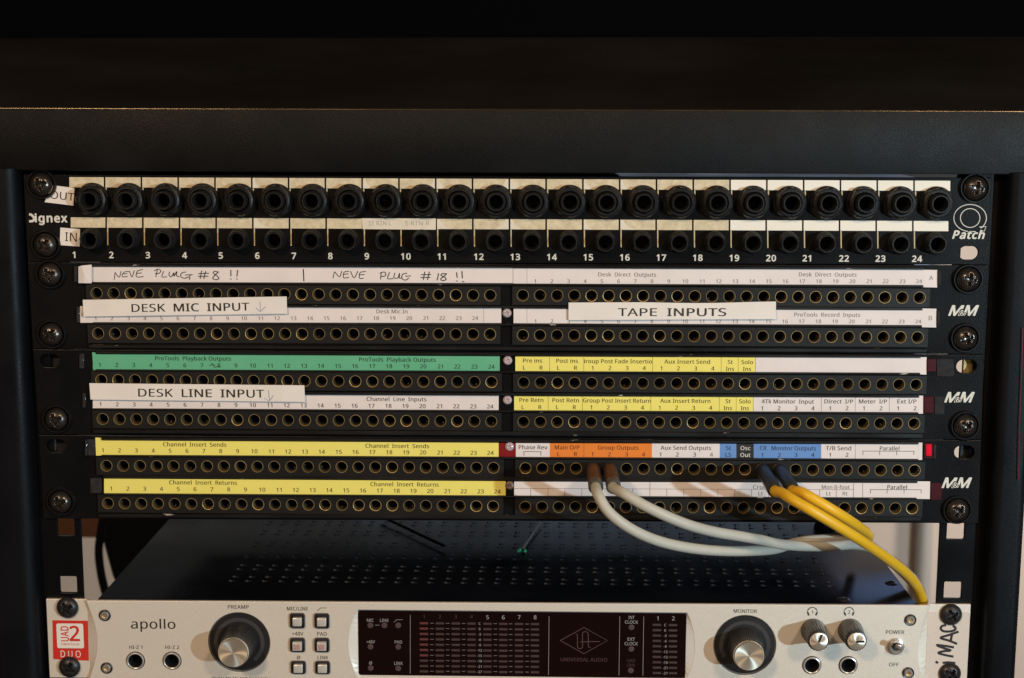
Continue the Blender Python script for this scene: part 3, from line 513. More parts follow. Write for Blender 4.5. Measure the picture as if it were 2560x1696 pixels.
def rack_screws(parent, pts, black=False):
    for i, (u, v) in enumerate(pts):
        Yc = -4.6 if not black else -3.2
        p = at(u, v, Yc-.8)
        if black:
            inst('rack_screw', ME_BSCREW[i % 2], (p.x, -.9, p.z), parent)
        else:
            o = inst('rack_screw', ME_SCREW[i % 3], (p.x, -2.0, p.z), parent)
            inst('plastic_cup_washer', ME_CUP, (p.x, 0, p.z), o)
def rail_slot(u, v, w_, h_, Y=0):
    p = at(u, v, Y)
    return rrect(p.x-w_/2, p.x+w_/2, p.z-h_/2, p.z+h_/2, h_/2-.01, 8)

# =================================================================== THE RACK
rack = root('equipment_rack', (0, 40, -300), 'black steel equipment rack frame with fascia across the top and rounded side posts', 'rack')
# mounting rails with square holes
RY = 2.4
rz = {}
for side in ('L', 'R'):
    mb = MB()
    if side == 'R':
        xi = (at(2350.5, 1310, RY).x+at(2340.5, 1508, RY).x)/2; xo = (at(2505, 432, RY).x+at(2469, 1300, RY).x)/2
        zt = at(2450, 432, RY).z
        hc = [(2430, 472), (2423, 634), (2413, 697), (2408, 847), (2416, 916), (2405, 1063), (2411, 1131), (2389, 1328), (2382.5, 1476)]
        hx = [at(u, v, RY).x for u, v in hc[-2:]]; hx = sum(hx)/2
    else:
        xi = (at(201, 1300, RY).x+at(209, 1495, RY).x)/2; xo = at(84, 1400, RY).x; zt = at(100, 432, RY).z
        hc = [(110, 464), (118, 612), (125, 688), (130, 838), (124, 903), (140, 1050), (140, 1115), (164, 1318), (171, 1462)]
        hx = [at(u, v, RY).x for u, v in hc[-2:]]; hx = sum(hx)/2
    x0, x1 = min(xi, xo), max(xi, xo)
    hz = [at(u, v, RY).z for u, v in hc]
    hz += [hz[-1]-12.7, hz[-1]-44.45]
    holes = []
    for z in hz:
        if all(abs(z-(sum(p[1] for p in h)/len(h))) > 10 for h in holes):
            holes.append(rrect(hx-4.5, hx+4.5, z-4.5, z+4.5, .8, 3))
    plate(mb, rrect(x0, x1, -330, zt, 3, 4), holes, RY, 2.0, M_RAIL, .3)
    # returned flange behind the outer edge and a shallow one inside
    xf = x1 if side == 'R' else x0
    mb.box(xf-1.0, xf+1.0, RY+2.1, RY+16, -330, zt-3, M_RAIL)
    mb.build('mounting_rail', rack)
    rz[side] = (x0, x1)
for sg in (-1, 1):
    mb = MB(); mb.box(min(sg*150, sg*330), max(sg*150, sg*330), 200, 204, -44, 12, M_DARK if sg < 0 else M_BACKB); mb.build('gap_blocker', rack)  # boards added to hide the lit wall and darken the gap
# cage nuts seen through the empty slots of the panels
for (u, v, kind) in ((124, 903, 's'), (140, 1115, 's'), (2416, 916, 'b'), (2411, 1131, 'd')):
    c = at(u, v, RY); mb = MB()
    if kind == 's':
        mb.box(c.x-3.0, c.x-.9, RY+2.6, RY+5, c.z-5.5, c.z+5.5, M_NICKEL); mb.box(c.x-.8, c.x+5.8, RY+2.9, RY+5, c.z-5.5, c.z+5.5, M_HOLE)
    elif kind == 'b': mb.box(c.x-.6, c.x+5.5, RY+2.9, RY+6, c.z-5.5, c.z+5.5, M_BRASS)
    else: mb.box(c.x-1.2, c.x+5.5, RY+2.9, RY+6, c.z-5.5, c.z+5.5, M_HOLE)
    mb.build('cage_nut', rack)
# rounded side posts
for side in ('L', 'R'):
    mb = MB()
    if side == 'L': x0, x1 = at(-60, 1000, -8).x, at(64, 1000, -8).x
    else: x0, x1 = at(2496, 1000, -8).x, at(2547, 1620, -8).x
    r = 7 if side == 'L' else 5
    prof = []
    for cx, cy, a0 in ((x0+r, -8+r, 180), (x1-r, -8+r, 270), (x1-r, 6, 0), (x0+r, 6, 90)):
        for i in range(7): a = radians(a0+15*i); prof.append((cx+r*cos(a), cy+r*sin(a)))
    n = len(prof); vs = [(x, y, -420) for x, y in prof]+[(x, y, 2) for x, y in prof]
    mb.add(vs, [(i, (i+1) % n, (i+1) % n+n, i+n) for i in range(n)]+[tuple(range(n, 2*n))], M_POST, True)
    mb.build('side_post', rack)
# fascia across the top, its bright edge, and the sloping lid behind it
FY = -5
zb = at(1280, 432, FY).z; ztp = at(1280, 274, FY).z
mb = MB(); mb.box(-330, 330, FY, FY+16, zb, ztp, M_SHELF); mb.build('top_fascia', rack, bevel=.8)
mb = MB()
mb.tube([(x, FY+.55, ztp-.35) for x in (-330, 330)], .5, M_EDGE, n=12)
mb.build('worn_edge_bead', rack)
yb = FY+75; zl = at(1280, 93, yb).z
mb = MB()
vs = [(-330, FY+1.2, ztp+.3), (330, FY+1.2, ztp+.3), (330, yb, zl+1), (-330, yb, zl-1.5), (-330, FY+1.2, ztp-3), (330, FY+1.2, ztp-3), (330, yb, zl-4), (-330, yb, zl-5)]
mb.add(vs, [(0, 1, 2, 3), (5, 4, 7, 6), (1, 5, 6, 2), (4, 0, 3, 7), (3, 2, 6, 7), (4, 5, 1, 0)], M_SHELFTOP)
mb.build('sloping_lid', rack)
mb = MB(); mb.box(-330, 330, yb+1, yb+6, zl-30, zl+120, M_BACKDROP); mb.build('dark_backdrop', rack)  # added black board stands in for the dark room above the lid
mb = MB(); mb.box(-330, 60, FY+17, FY+300, zb+.5, zb+3, M_DARK); mb.build('reflection_shade', rack)  # dark plate added to darken the chassis top's reflection on the left

# =================================================================== TOP PATCH BAY (quarter inch jacks)
sx = root('jack_patch_bay', (0, 0, -44), 'topmost black patch bay, two rows of big round jacks under cream label cells', 'patch bay')
def corners(*pp): return [(at(u, v).x, at(u, v).z) for u, v in pp]
OUT = [lp((220.9, 501.3), (2351.6, 510.9), i/23) for i in range(24)]
INN = [lp((221.8, 600.3), (2344.8, 611.6), i/23) for i in range(24)]
pO = [at(u, v, -8.5) for u, v in OUT]; pI = [at(u, v, -6.5) for u, v in INN]
holes = [circ(p.x, p.z, 4.1, 16) for p in pO+pI]
ps = at(2424, 633); holes.append(rrect(ps.x-5.2, ps.x+4.4, ps.z-3.4, ps.z+3.4, 3.3, 6))
mb = MB(); plate(mb, corners((69, 655), (2470, 662.3), (2479, 444.5), (58, 437)), holes, 0, 2.0, M_PANEL, .3)
mb.build('face_panel', sx)
mb = MB(); zt = at(1280, 443).z
mb.box(-214, 214, 2.1, 190, zt-43, zt-1.2, M_TOP); mb.build('chassis', sx, bevel=.5)
# jacks
mb = MB()
mb.lathe([(5.7, .0), (5.7, -1.0)]+[(5.6-.065*j-.15*(j % 2), -1.2-.37*j) for j in range(13)]+[(4.75, -6.2), (4.3, -6.9), (3.75, -6.9), (3.45, -6.3)], M_NUT, n=28)
mb.lathe([(3.45, -6.3), (3.3, -4), (3.3, 14)], M_HOLE, n=20); mb.disc(3.35, 13.9, M_HOLE, n=20)
ME_IN = mb.mesh('jack_socket', (0, 0, 0), sharp=35)[0]
mb = MB()
mb.lathe([(5.2, -3)]+[(5.0-.02*j-.16*(j % 2), -4.8-.27*j) for j in range(12)]+[(4.75, -8.4), (4.3, -9.0), (3.8, -9.0), (3.45, -8.4)], M_NUT, n=28)
mb.lathe([(3.45, -8.4), (3.3, -6), (3.3, 14)], M_HOLE, n=20); mb.disc(3.35, 13.9, M_HOLE, n=20)
ME_OUT = mb.mesh('jack_socket', (0, 0, 0), sharp=35)[0]
def nut_mesh(ang):
    mb = MB(); n = 48; rows = []
    # hexagon body with a chamfered front and a round flange
    def hexr(a, R):
        b = (a-ang) % (pi/3); return R*cos(pi/6)/cos(b-pi/6)
    prof = [(8.35, 0, 0), (8.35, -1.2, 0), (8.15, -1.5, 0), (8.15, -1.5, 1), (8.15, -3.5, 1), (7.35, -4.7, .55), (6.6, -5.2, 0), (5.6, -5.2, 0), (5.2, -4.2, 0)]
    vs = []; fs = []
    for R, y, hx in prof:
        for i in range(n):
            a = 2*pi*i/n; r = R*(1-hx)+min(R, hexr(a, 8.5))*hx
            vs.append((r*cos(a), y, r*sin(a)))
    for j in range(len(prof)-1):
        for i in range(n):
            a, b = j*n+i, j*n+(i+1) % n; fs.append((a, b, b+n, a+n))
    mb.add(vs, fs, M_NUT, True)
    return mb.mesh('hex_nut', (0, 0, 0), sharp=22)[0]
ME_NUT = [nut_mesh(a) for a in (.0, .1, .2, .31, .4, .5, .62, .7, .8, .9, .98)]
for i in range(24):
    o = inst('jack_socket', ME_OUT, (pO[i].x, 0, pO[i].z), sx)
    inst('hex_nut', ME_NUT[(i*7+i//3) % 11], (pO[i].x+random.uniform(-.1, .1), 0, pO[i].z), o)
    inst('jack_socket', ME_IN, (pI[i].x, 0, pI[i].z), sx)
# write-on cells
def cell(name, i, x0, x1, yl, yr, h):
    u0, u1 = x0, x1
    f = lambda u: lerp(yl, yr, (u-175)/2200)
    mb = MB(); clean = i >= 18
    m = M_CLEAN if clean else M_CREAM
    mb.slab((u0, f(u0)), (u1, f(u1)), (u1, f(u1)+h), (u0, f(u0)+h), -.25, .24, m)
    if not clean and i in (8, 9, 10, 11, 12, 14, 15, 5):
        # a torn corner where the paler layer shows
        rnd = random.Random(i*3+int(yl)); wx = rnd.uniform(9, 20)
        side = u1 if i in (9, 11) else u0; sg = -1 if side == u1 else 1
        pts = [(side, f(side)+1), (side+sg*wx*.5, f(side)+1.5), (side+sg*wx*.62, f(side)+8), (side+sg*wx, f(side)+15), (side+sg*wx*1.5, f(side)+h-5), (side+sg*wx*2.2, f(side)+h-.6), (side, f(side)+h-.6)]
        P = [at(a, b, -.32) for a, b in pts]
        mb.add(P, [tuple(range(len(P)))], M_TORN)
    o = mb.build(name, sx)
    if clean: o['label'] = 'clean white write-on cell'
    return o
s1 = [173.3]+[lerp(263.6, 2287.3, k/22) for k in range(23)]; e1 = [lerp(259.2, 2283, k/22) for k in range(23)]+[2375.6]
s2 = [176.9]+[lerp(267.5, 2284.3, k/22) for k in range(23)]; e2 = [lerp(263.1, 2280, k/22) for k in range(23)]+[2370.8]
for i in range(24): cell('label_cell', i, s1[i], e1[i], 443.3, 452.5, 25.3)
for i in range(24): cell('label_cell', i, s2[i], e2[i], 543.9, 553.2, 25.3)
# printed rules, numbers and makers' marks
mb = MB()
for i in range(24):
    for xs, y0, L in ((s1[i], lerp(443.3, 452.5, i/23)+26, 22), (s2[i], lerp(543.9, 553.2, i/23)+25.6, 43)):
        if xs > 180: mb.slab((xs+.3, y0), (xs+3.1, y0), (xs+3.4, y0+L), (xs+.8, y0+L), -.03, .02, M_LINE)
for i in range(24):
    u = lerp(182.5, 2280.3, i/23); write(mb, str(i+1), M_PRINTW, -.05, (u, lerp(645, 654.9, i/23)), 15, anchor='l', weight=.030, squeeze=1.0)
mb.build('printed_numbers', sx)
mb = MB()
write(mb, 'ignex', M_PRINTW, -.05, (88.5, 555.5), 20, width=79, anchor='l', weight=.036)
strokes(mb, 'P', [[(74.9, 536.6), (78.5, 537.6), (81.6, 540.4), (84.7, 544.3), (85.1, 549.0), (82, 552.8), (75, 553.6)]], 1.2, M_PRINTW, -.05)
mb.build('maker_lettering', sx)
mb = MB()
Qc = (1480, 757)
ring = lambda cx, cy, rx, ry, a0, a1, n=40: [(cx+rx*cos(radians(lerp(a0, a1, i/n))), cy-ry*sin(radians(lerp(a0, a1, i/n)))) for i in range(n+1)]
strokes(mb, 'R2', [ring(1480, 757, 147, 142, 0, 360)], .36, M_PRINTW, -.05, False)
tail = ring(1479, 757, 246, 204, -47, 262, 50)
strokes(mb, 'R2', [tail, [(1646, 908), (1620, 892), (1722, 886), (1694, 953), (1655, 955)], [(1500, 961), (1560, 961)]], .36, M_PRINTW, -.05, False)
write(mb, 'Patch', M_PRINTW, -.05, q('R2', 1215, 1066), 19.5, width=478*380/2292, anchor='l', weight=.034, shear=.25)
mb.build('maker_emblem', sx)
# paper stickers OUT and IN
mb = MB(); mb.slab((131, 463.5), (186, 470.5), (183.5, 514.5), (111.5, 505.8), -.55, .2, M_TAPEW)
write(mb, 'OUT', M_INKD, -.6, q('Z1', 517, 332), 19, width=60, ang=-6, weight=.003); mb.build('paper_sticker', sx, label='small white sticker reading OUT half under the top screw')
mb = MB(); mb.slab((150.8, 569.4), (200, 573.3), (199, 616.7), (149.3, 613.4), -.75, .2, M_TAPEW)
write(mb, 'IN', M_INKD, -.8, q('Z1', 591, 680), 22, width=29, ang=-3, weight=.003); mb.build('paper_sticker', sx, label='small white sticker reading IN')
# strip of yellowed sticky tape with pencil on cells 9 and 10
mb = MB(); mb.slab(q('Z2', 850, 488), q('Z2', 1466, 489), q('Z2', 1466, 583), q('Z2', 855, 578), -.45, .12, M_TORN)
write(mb, 'ST RTN L', M_PENCIL, -.5, q('Z2', 1000, 547), 11, width=56); write(mb, 'S RTN R', M_PENCIL, -.5, q('Z2', 1312, 547), 11, width=60)
mb.build('sticky_tape', sx, label='yellowed sticky tape with faint pencil lettering')
rack_screws(sx, [q('Z1', 322, 208), q('Z1', 358, 715), q('R2', 1592, 312)])

# =================================================================== THREE BANTAM PATCH BAYS
ME_SOCK = []
for k in range(6):
    tone = (1.0, .84, .92, 1.08, .78, .96)[k]; rm = mat('tarnished_brass', (.80*tone, .58*tone, .24*tone), .36+.02*k, .7, col2=(.42*tone, .30*tone, .12*tone), scale=450, rvar=.12)
    mb = MB(); d = .03*(k-2); dd = (3.2, 2.5, 3.8, 3.0, 2.0, 4.4)[k]
    mb.lathe([(3.1, .2), (3.06, -.15+d), (3.0, -.26+d), (2.88, -.26+d), (2.80, -.1)], rm, n=28)
    mb.lathe([(2.80, -.1), (2.72, 1.0), (2.70, dd)], M_BARREL, n=24); mb.lathe([(2.70, dd), (2.3, dd+.4), (2.2, 14)], M_HOLE, n=16)
    mb.disc(2.25, 13.9, M_HOLE, n=16)
    mb.add([(-.35, dd+.2, -2.6), (.35, dd+.2, -2.6), (.3, dd+2.6, -1.5), (-.3, dd+2.6, -1.5)], [(0, 1, 2, 3)], M_BARREL)   # contact spring
    ME_SOCK.append(mb.mesh('socket', (0, 0, 0), sharp=50)[0])
JY, LY, RLY = -1.3, -.8, -2.0
def jackstrip(parent, a, b, skip=()):
    mb = MB(); A = at(*a, JY); B = at(*b, JY); k = 4.85
    ang = (B.z-A.z)/(B.x-A.x); x0, x1 = A.x-5.3, B.x+5.3
    z = lambda x, d: A.z+(x-A.x)*ang+d
    cs = [A.lerp(B, i/23) for i in range(24)]
    R_ = 2.95; n = 24; cuts = [x0]+[(cs[i].x+cs[i+1].x)/2 for i in range(23)]+[x1]
    V = []; F = []
    for i, c in enumerate(cs):
        xa, xb = cuts[i], cuts[i+1]; za, zb_ = -4.9, 4.5; b_ = len(V)
        ring_ = []
        for j in range(n):
            a_ = 2*pi*j/n; dx, dz = cos(a_), sin(a_)
            ex = (xb-c.x if dx > 0 else c.x-xa); ez = (zb_ if dz > 0 else -za)
            t = min(ex/abs(dx) if abs(dx) > 1e-6 else 1e9, ez/abs(dz) if abs(dz) > 1e-6 else 1e9)
            V += [(c.x+R_*dx, JY, c.z+R_*dz), (c.x+t*dx, JY, c.z+t*dz+(t*dx)*ang), (c.x+R_*dx, JY+2, c.z+R_*dz)]
            ring_.append(3*j)
        for j in range(n):
            p_, q_ = b_+3*j, b_+3*((j+1) % n)
            F += [(p_, p_+1, q_+1, q_), (p_, q_, q_+2, p_+2)]
        k_ = len(V)
        # square the corners of the cell
        for sx_, sz_ in ((xb, zb_), (xa, zb_), (xa, za), (xb, za)):
            V.append((sx_, JY, c.z+sz_+(sx_-c.x)*ang))
            best = None
            for j in range(n):
                p1, p2 = V[b_+3*j+1], V[b_+3*((j+1) % n)+1]
                on1x, on2z = abs(p1[0]-sx_) < .02, abs((p2[2]-(p2[0]-c.x)*ang-c.z)-sz_) < .02
                on1z, on2x = abs((p1[2]-(p1[0]-c.x)*ang-c.z)-sz_) < .02, abs(p2[0]-sx_) < .02
                if (on1x and on2z) or (on1z and on2x): best = j
            if best is not None: F.append((b_+3*best+1, len(V)-1, b_+3*((best+1) % n)+1))
    mb.add(V, F, M_STRIP)
    for (xa, za, xb, zb_) in ((x0, -4.9, x1, -4.9), (x1, -4.9, x1, 4.5), (x1, 4.5, x0, 4.5), (x0, 4.5, x0, -4.9)):
        mb.add([(xa, JY, z(xa, za)), (xb, JY, z(xb, zb_)), (xb, JY+2.2, z(xb, zb_)), (xa, JY+2.2, z(xa, za))], [(0, 1, 2, 3)], M_STRIP)
    o = mb.build('jack_strip', parent)
    for c in cs: inst('socket', random.choice(ME_SOCK), (c.x, JY, c.z), o, rot=random.uniform(0, 6))
    return [(x0+.8, z(x0, -4.3)), (x1-.8, z(x1, -4.3)), (x1-.8, z(x1, 3.9)), (x0+.8, z(x0, 3.9))], (x0, x1, z)
def patchbay(nm, lab, pan, rows, slots, screws, logo, rails, lipx):
    c = [at(u, v) for u, v in pan]; zc = sum(p.z for p in c)/4
    r = root(nm, (0, 0, zc), lab, 'patch bay', 'patch bays with brass sockets and paper label strips')
    wins = []
    for (a, b), (c_, d) in rows:
        for s_, e_ in ((a, b), (c_, d)):
            w_, info = jackstrip(r, s_, e_); wins.append(w_)
    mb = MB(); plate(mb, [(p.x, p.z) for p in (c[3], c[2], c[1], c[0])], wins+slots, 0, 2.0, M_PANEL, .3)
    mb.build('face_panel', r)
    mb = MB(); mb.box(-212, 212, 20, 190, zc-20, zc+20, M_DARK); mb.build('chassis', r)
    # label holder rails: (left px, left y0, y1, right px, y0, y1)
    for (ul, a0, a1, ur, b0, b1) in rails:
        mb = MB(); mb.slab((ul, a0), (ur, b0), (ur, b1), (ul, a1), RLY, 2.2, M_LIP); mb.build('label_rail', r, bevel=.28, seg=1)
    for k, (u, v) in enumerate(screws): pass
    rack_screws(r, screws)
    if logo:
        mb = MB(); (u0, vb, w_, h_) = logo
        write(mb, 'M', M_PRINTW, -.05, (u0, vb), h_, width=w_*.50, anchor='l', weight=.028, shear=.3)
        write(mb, 'M', M_PRINTW, -.07, (u0+w_, vb), h_, width=w_*.50, anchor='r', weight=.028, shear=.3)
        write(mb, '&', M_PANEL, -.10, (u0+w_*.47, vb+1.0), h_*.66, anchor='c', weight=.034)
        write(mb, '&', M_PRINTW, -.13, (u0+w_*.47, vb+.2), h_*.54, anchor='c', weight=.004)
        mb.build('maker_lettering', r)
    return r
PB1 = patchbay('patch_bay', 'black patch bay of small brass sockets with handwritten white strip, under the big-jack unit',
    [(69, 656.7), (2470, 664.2), (2459.5, 886), (82, 872.5)],
    [(((241.3, 733.4), (1225.6, 738.8)), ((1307, 738.8), (2298.6, 744.4))), (((245.2, 833.8), (1225, 836.2)), ((1307, 838.6), (2293.8, 843.7)))],
    [], [q('Z1', 395, 962), q('Z1', 408, 1465), q('Z4', 1890, 1003), q('Z4', 1865, 1497)],
    (1860+1707*K, 400+1298*K, 245*K, 83*K),
    [(226, 660.3, 666.6, 2310.5, 668.8, 674.6), (229, 705.8, 710.5, 2309, 713.6, 718.5), (232, 761.5, 767.5, 2306.5, 769.0, 775.3), (233, 806.5, 811.5, 2305, 814, 818.5), (222, 862, 871, 2318, 873, 882.5)], None)
PB2 = patchbay('patch_bay', 'black patch bay of small brass sockets with a long green label strip',
    [(82, 873.8), (2459.5, 887.5), (2453.5, 1100), (97, 1086.5)],
    [(((253.3, 950.4), (1228.6, 955.5)), ((1309, 956.7), (2290.2, 962.1))), (((256.9, 1047.9), (1228, 1053.9)), ((1308.5, 1055), (2285.1, 1059.2)))],
    [rail_slot(124, 902.5, 10.2, 6.8), rail_slot(2416.5, 916.5, 10.2, 6.8)], [q('Z5', 450, 675), q('Z8', 1865, 730)],
    (1860+1674*K, 850+520*K, 242*K, 82*K),
    [(239, 878, 884.8, 2303, 889.0, 895.0), (239, 924.3, 929, 2301, 933, 937.5), (240, 979, 986, 2298, 987.6, 994.2), (242, 1021.8, 1026.5, 2296, 1031.8, 1036.5), (232, 1074, 1084, 2308, 1084.5, 1096)], None)
PB3 = patchbay('patch_bay', 'lowest black patch bay of small brass sockets, four cables plugged in, yellow label strips',
    [(97, 1087.9), (2453.5, 1101.3), (2446, 1309), (109, 1297)],
    [(((266.2, 1164.8), (1233.4, 1169.9)), ((1313.6, 1170.8), (2286.3, 1176.2))), (((269.8, 1258.6), (1232.8, 1266.1)), ((1313, 1267.6), (2280.3, 1271.2)))],
    [rail_slot(140, 1115.5, 10.2, 6.8), rail_slot(2411, 1131, 10.2, 6.8)], [q('Z5', 485, 1368), q('Z8', 1797, 1437)],
    (1860+1652*K, 850+1233*K, 242*K, 82*K),
    [(253, 1093.5, 1100.5, 2297, 1104.5, 1110.8), (254, 1138.3, 1143, 2296, 1148.8, 1153.5), (257, 1188.5, 1196, 2293, 1199.0, 1207.4), (258, 1235, 1239.8, 2291, 1245.8, 1250.3), (245, 1285, 1294.5, 2303, 1292.5, 1303)], None)

# ------------------------------------------------------------------ label strips
TY = LY-.07
def strip(parent, zones, name='label_strip', label=None, ends=()):
    """zones: list of (tl, tr, br, bl, material); ends: wider paper ends"""
    mb = MB()
    for (tl, tr, br, bl, m) in zones: mb.slab(tl, tr, br, bl, LY, .22, m)
    for (tl, tr, br, bl, m) in ends: mb.slab(tl, tr, br, bl, LY-.04, .22, m)
    return mb.build(name, parent, label=label)
def nums(mb, a, b, m, cap=9.8, n=24, Y=TY, names=None):
    for i in range(n):
        write(mb, names[i] if names else str(i+1), m, Y, lp(a, b, i/(n-1)), cap)
def line(mb, a, b, w_, m, Y=TY):
    mb.ribbon([a, b], w_, m, Y)
W = {'w': M_WHITE, 'y': M_YEL, 'o': M_ORA, 'b': M_BLU, 'k': M_BLK, 'g': M_GREEN}
def bandzones(tl, tr, br, bl, cuts):
    """cut a strip into coloured cells; cuts = [(px where it ends, colour)]"""
    out = []; u0 = tl[0]
    f = lambda u: lp(tl, tr, (u-tl[0])/(tr[0]-tl[0])); g = lambda u: lp(bl, br, (u-bl[0])/(br[0]-bl[0]))
    for u1, c in cuts:
        out.append((f(u0), f(u1), g(u1), g(u0), W[c])); u0 = u1
    return out
# --- PB1 upper left: handwritten
o = strip(PB1, [((210, 667.6), (1282, 669.8), (1282, 708.2), (210, 705), M_WHITE)], label='white strip with handwriting in black pen, its left end folded over')
mb = MB()
# folded left end of the paper
P = [at(196, 667, -2.4), at(204, 664.5, -2.9), at(229, 662, -2.3), at(229, 708.5, -2.3), at(210, 708.5, -3.0), at(196, 708, -2.4), at(211, 690, -3.4)]
mb.add(P, [(0, 6, 1), (1, 6, 2), (2, 6, 3), (3, 6, 4), (4, 6, 5), (5, 6, 0)], M_WHITE)
mb.build('folded_paper_end', o)
mb = MB()
strokes(mb, 'Z1', [[(953, 998), (960, 940), (972, 958), (995, 978), (1010, 930)], [(1075, 932), (1040, 935), (1022, 955), (1020, 975), (1062, 972)], [(1022, 952), (1060, 950)], [(1080, 930), (1100, 977), (1120, 925)],
  [(1190, 915), (1150, 925), (1138, 948), (1137, 972), (1160, 978), (1195, 972)], [(1140, 948), (1180, 943)], [(1300, 975), (1312, 915)], [(1288, 925), (1320, 910), (1340, 925), (1330, 945), (1295, 950)],
  [(1365, 930), (1350, 975), (1390, 975)], [(1415, 935), (1410, 960), (1430, 975), (1450, 940), (1450, 972), (1475, 930), (1472, 965), (1495, 975)], [(1548, 935), (1515, 945), (1508, 972), (1540, 988), (1572, 975)], [(1545, 960), (1605, 958)], [(1585, 960), (1580, 998)],
  [(1682, 925), (1670, 990)], [(1715, 930), (1700, 990)], [(1655, 950), (1740, 945)], [(1655, 972), (1735, 970)], [(1822, 935), (1790, 930), (1780, 945), (1815, 972), (1825, 990), (1800, 1000), (1775, 988), (1790, 965), (1822, 935)],
  [(1925, 920), (1926, 970)], [(1922, 992), (1929, 995)], [(1982, 920), (1976, 972)], [(1972, 993), (1980, 995)]], .37, M_PEN, TY)
strokes(mb, 'Z2', [[(610, 985), (622, 935), (640, 955), (665, 975), (682, 930)], [(740, 930), (705, 935), (695, 960), (700, 985), (740, 980)], [(700, 955), (735, 950)], [(755, 930), (785, 985), (815, 930)],
  [(882, 932), (838, 938), (828, 965), (832, 988), (862, 988)], [(830, 960), (870, 957)], [(1005, 995), (1012, 940)], [(1000, 945), (1035, 935), (1050, 950), (1040, 970), (1008, 972)], [(1080, 940), (1065, 990), (1110, 990)],
  [(1125, 945), (1117, 982), (1148, 985), (1165, 945), (1162, 985), (1178, 985)], [(1225, 945), (1190, 955), (1185, 990), (1215, 1003), (1240, 985)], [(1215, 970), (1257, 968)],
  [(1375, 935), (1362, 1000)], [(1412, 935), (1398, 1000)], [(1345, 958), (1425, 957)], [(1342, 982), (1418, 980)], [(1490, 948), (1478, 1003)], [(1555, 950), (1520, 950), (1512, 965), (1550, 985), (1545, 1003), (1515, 1005), (1510, 990), (1530, 975), (1557, 950)],
  [(1640, 940), (1645, 982)], [(1638, 1010), (1648, 1012)], [(1685, 930), (1688, 985)], [(1688, 1015), (1702, 1016)]], .39, M_PEN, TY)
strokes(mb, 'Z2', [[(361, 914), (366, 1010)]], .55, M_PEN, TY)
mb.build('handwriting', o)
# --- PB1 upper right
o = strip(PB1, bandzones((1283, 671.3), (2312, 675), (2312, 712.7), (1283, 709.4), [(2312, 'w')]), ends=[((2306, 674.8), (2343.5, 675.5), (2342.8, 719.2), (2305, 718.5), M_WHITE)])
mb = MB()
write(mb, 'Desk  Direct  Outputs', M_INKG, TY, q('Z3', 820, 972), 9.8, width=482*K, anchor='l'); write(mb, 'Desk  Direct  Outputs', M_INKG, TY, q('Z4', 458, 972), 9.8, width=480*K, anchor='l')
nums(mb, q('Z3', 293, 1028), q('Z4', 1460, 1029), M_INKG, 9.4)
write(mb, 'A', M_INKG, TY, q('Z4', 1560, 1003), 11); line(mb, q('Z3', 225, 908), q('Z3', 225, 1030), .12, M_INKG)
mb.build('printed_text', o)
# --- PB1 lower left
o = strip(PB1, bandzones((205, 766.5), (1253.2, 769.4), (1253.2, 808.0), (205, 805.5), [(1253.2, 'w')]), ends=[((200.3, 766), (233, 766.2), (234, 807.2), (200.6, 807.4), M_WHITE)])
mb = MB(); write(mb, 'Desk Mic In', M_INKG, TY, q('Z2', 972, 1280), 9.8, width=258*K, anchor='l')
nums(mb, q('Z1', 797, 1338), q('Z2', 1795, 1336), M_INKG, 9.4); write(mb, 'B', M_INKG, TY, q('Z1', 692, 1310), 10.5)
line(mb, q('Z2', 1865, 1234), q('Z2', 1865, 1358), .12, M_INKG); mb.build('printed_text', o)
# --- PB1 lower right
o = strip(PB1, bandzones((1283.9, 772), (2310, 776.5), (2310, 813.0), (1283.9, 808.4), [(2310, 'w')]), ends=[((2305.8, 771.6), (2341, 772.4), (2340.4, 819.2), (2304.5, 818.6), M_WHITE)])
mb = MB(); write(mb, 'ProTools  Record  Inputs', M_INKG, TY, q('Z4', 420, 1307), 9.8, width=547*K, anchor='l')
nums(mb, q('Z3', 295, 1361), q('Z4', 1453, 1364), M_INKG, 9.2); write(mb, 'B', M_INKG, TY, q('Z4', 1553, 1338), 11)
line(mb, q('Z3', 225, 1243), q('Z3', 225, 1360), .12, M_INKG); mb.build('printed_text', o)
# --- tape labels
def tape(parent, tl, tr, br, bl, Y, text, l, r_, cap, arrow, label, sag=0):
    mb = MB(); n = 10
    top = [lp(tl, tr, i/n) for i in range(n+1)]; bot = [lp(bl, br, i/n) for i in range(n+1)]
    V = []
    for i in range(n+1):
        t = i/n; s_ = sag*math.sin(pi*max(0, (t-.3)/.7))**2 if t > .3 else 0
        yy = Y-.28*math.sin(pi*t*1.7)**2
        V += [at(top[i][0], top[i][1]+s_, yy), at(bot[i][0], bot[i][1], yy)]
    V += [v+Vector((0, .2, 0)) for v in V]
    k = 2*(n+1)
    F = [(2*i, 2*i+1, 2*i+3, 2*i+2) for i in range(n)]+[(k+2*i, k+2*i+2, k+2*i+3, k+2*i+1) for i in range(n)]
    F += [(2*i, 2*i+2, k+2*i+2, k+2*i) for i in range(n)]+[(2*i+1, k+2*i+1, k+2*i+3, 2*i+3) for i in range(n)]+[(0, k, k+1, 1), (2*n, 2*n+1, k+2*n+1, k+2*n)]
    mb.add(V, F, M_TAPEW)
    o = mb.build('tape_label', parent, label=label)
    mb = MB(); A = at(*l, Y); B = at(*r_, Y); ang = math.degrees(math.atan2(B.z-A.z, B.x-A.x))
    write(mb, text, M_INKD, Y-.34, l, cap, width=(r_[0]-l[0])*1.0, anchor='l', ang=ang, weight=.009)
    if arrow: strokes(mb, arrow[0], arrow[1], .22, M_BALL, Y-.34)
    mb.build('printed_text', o)
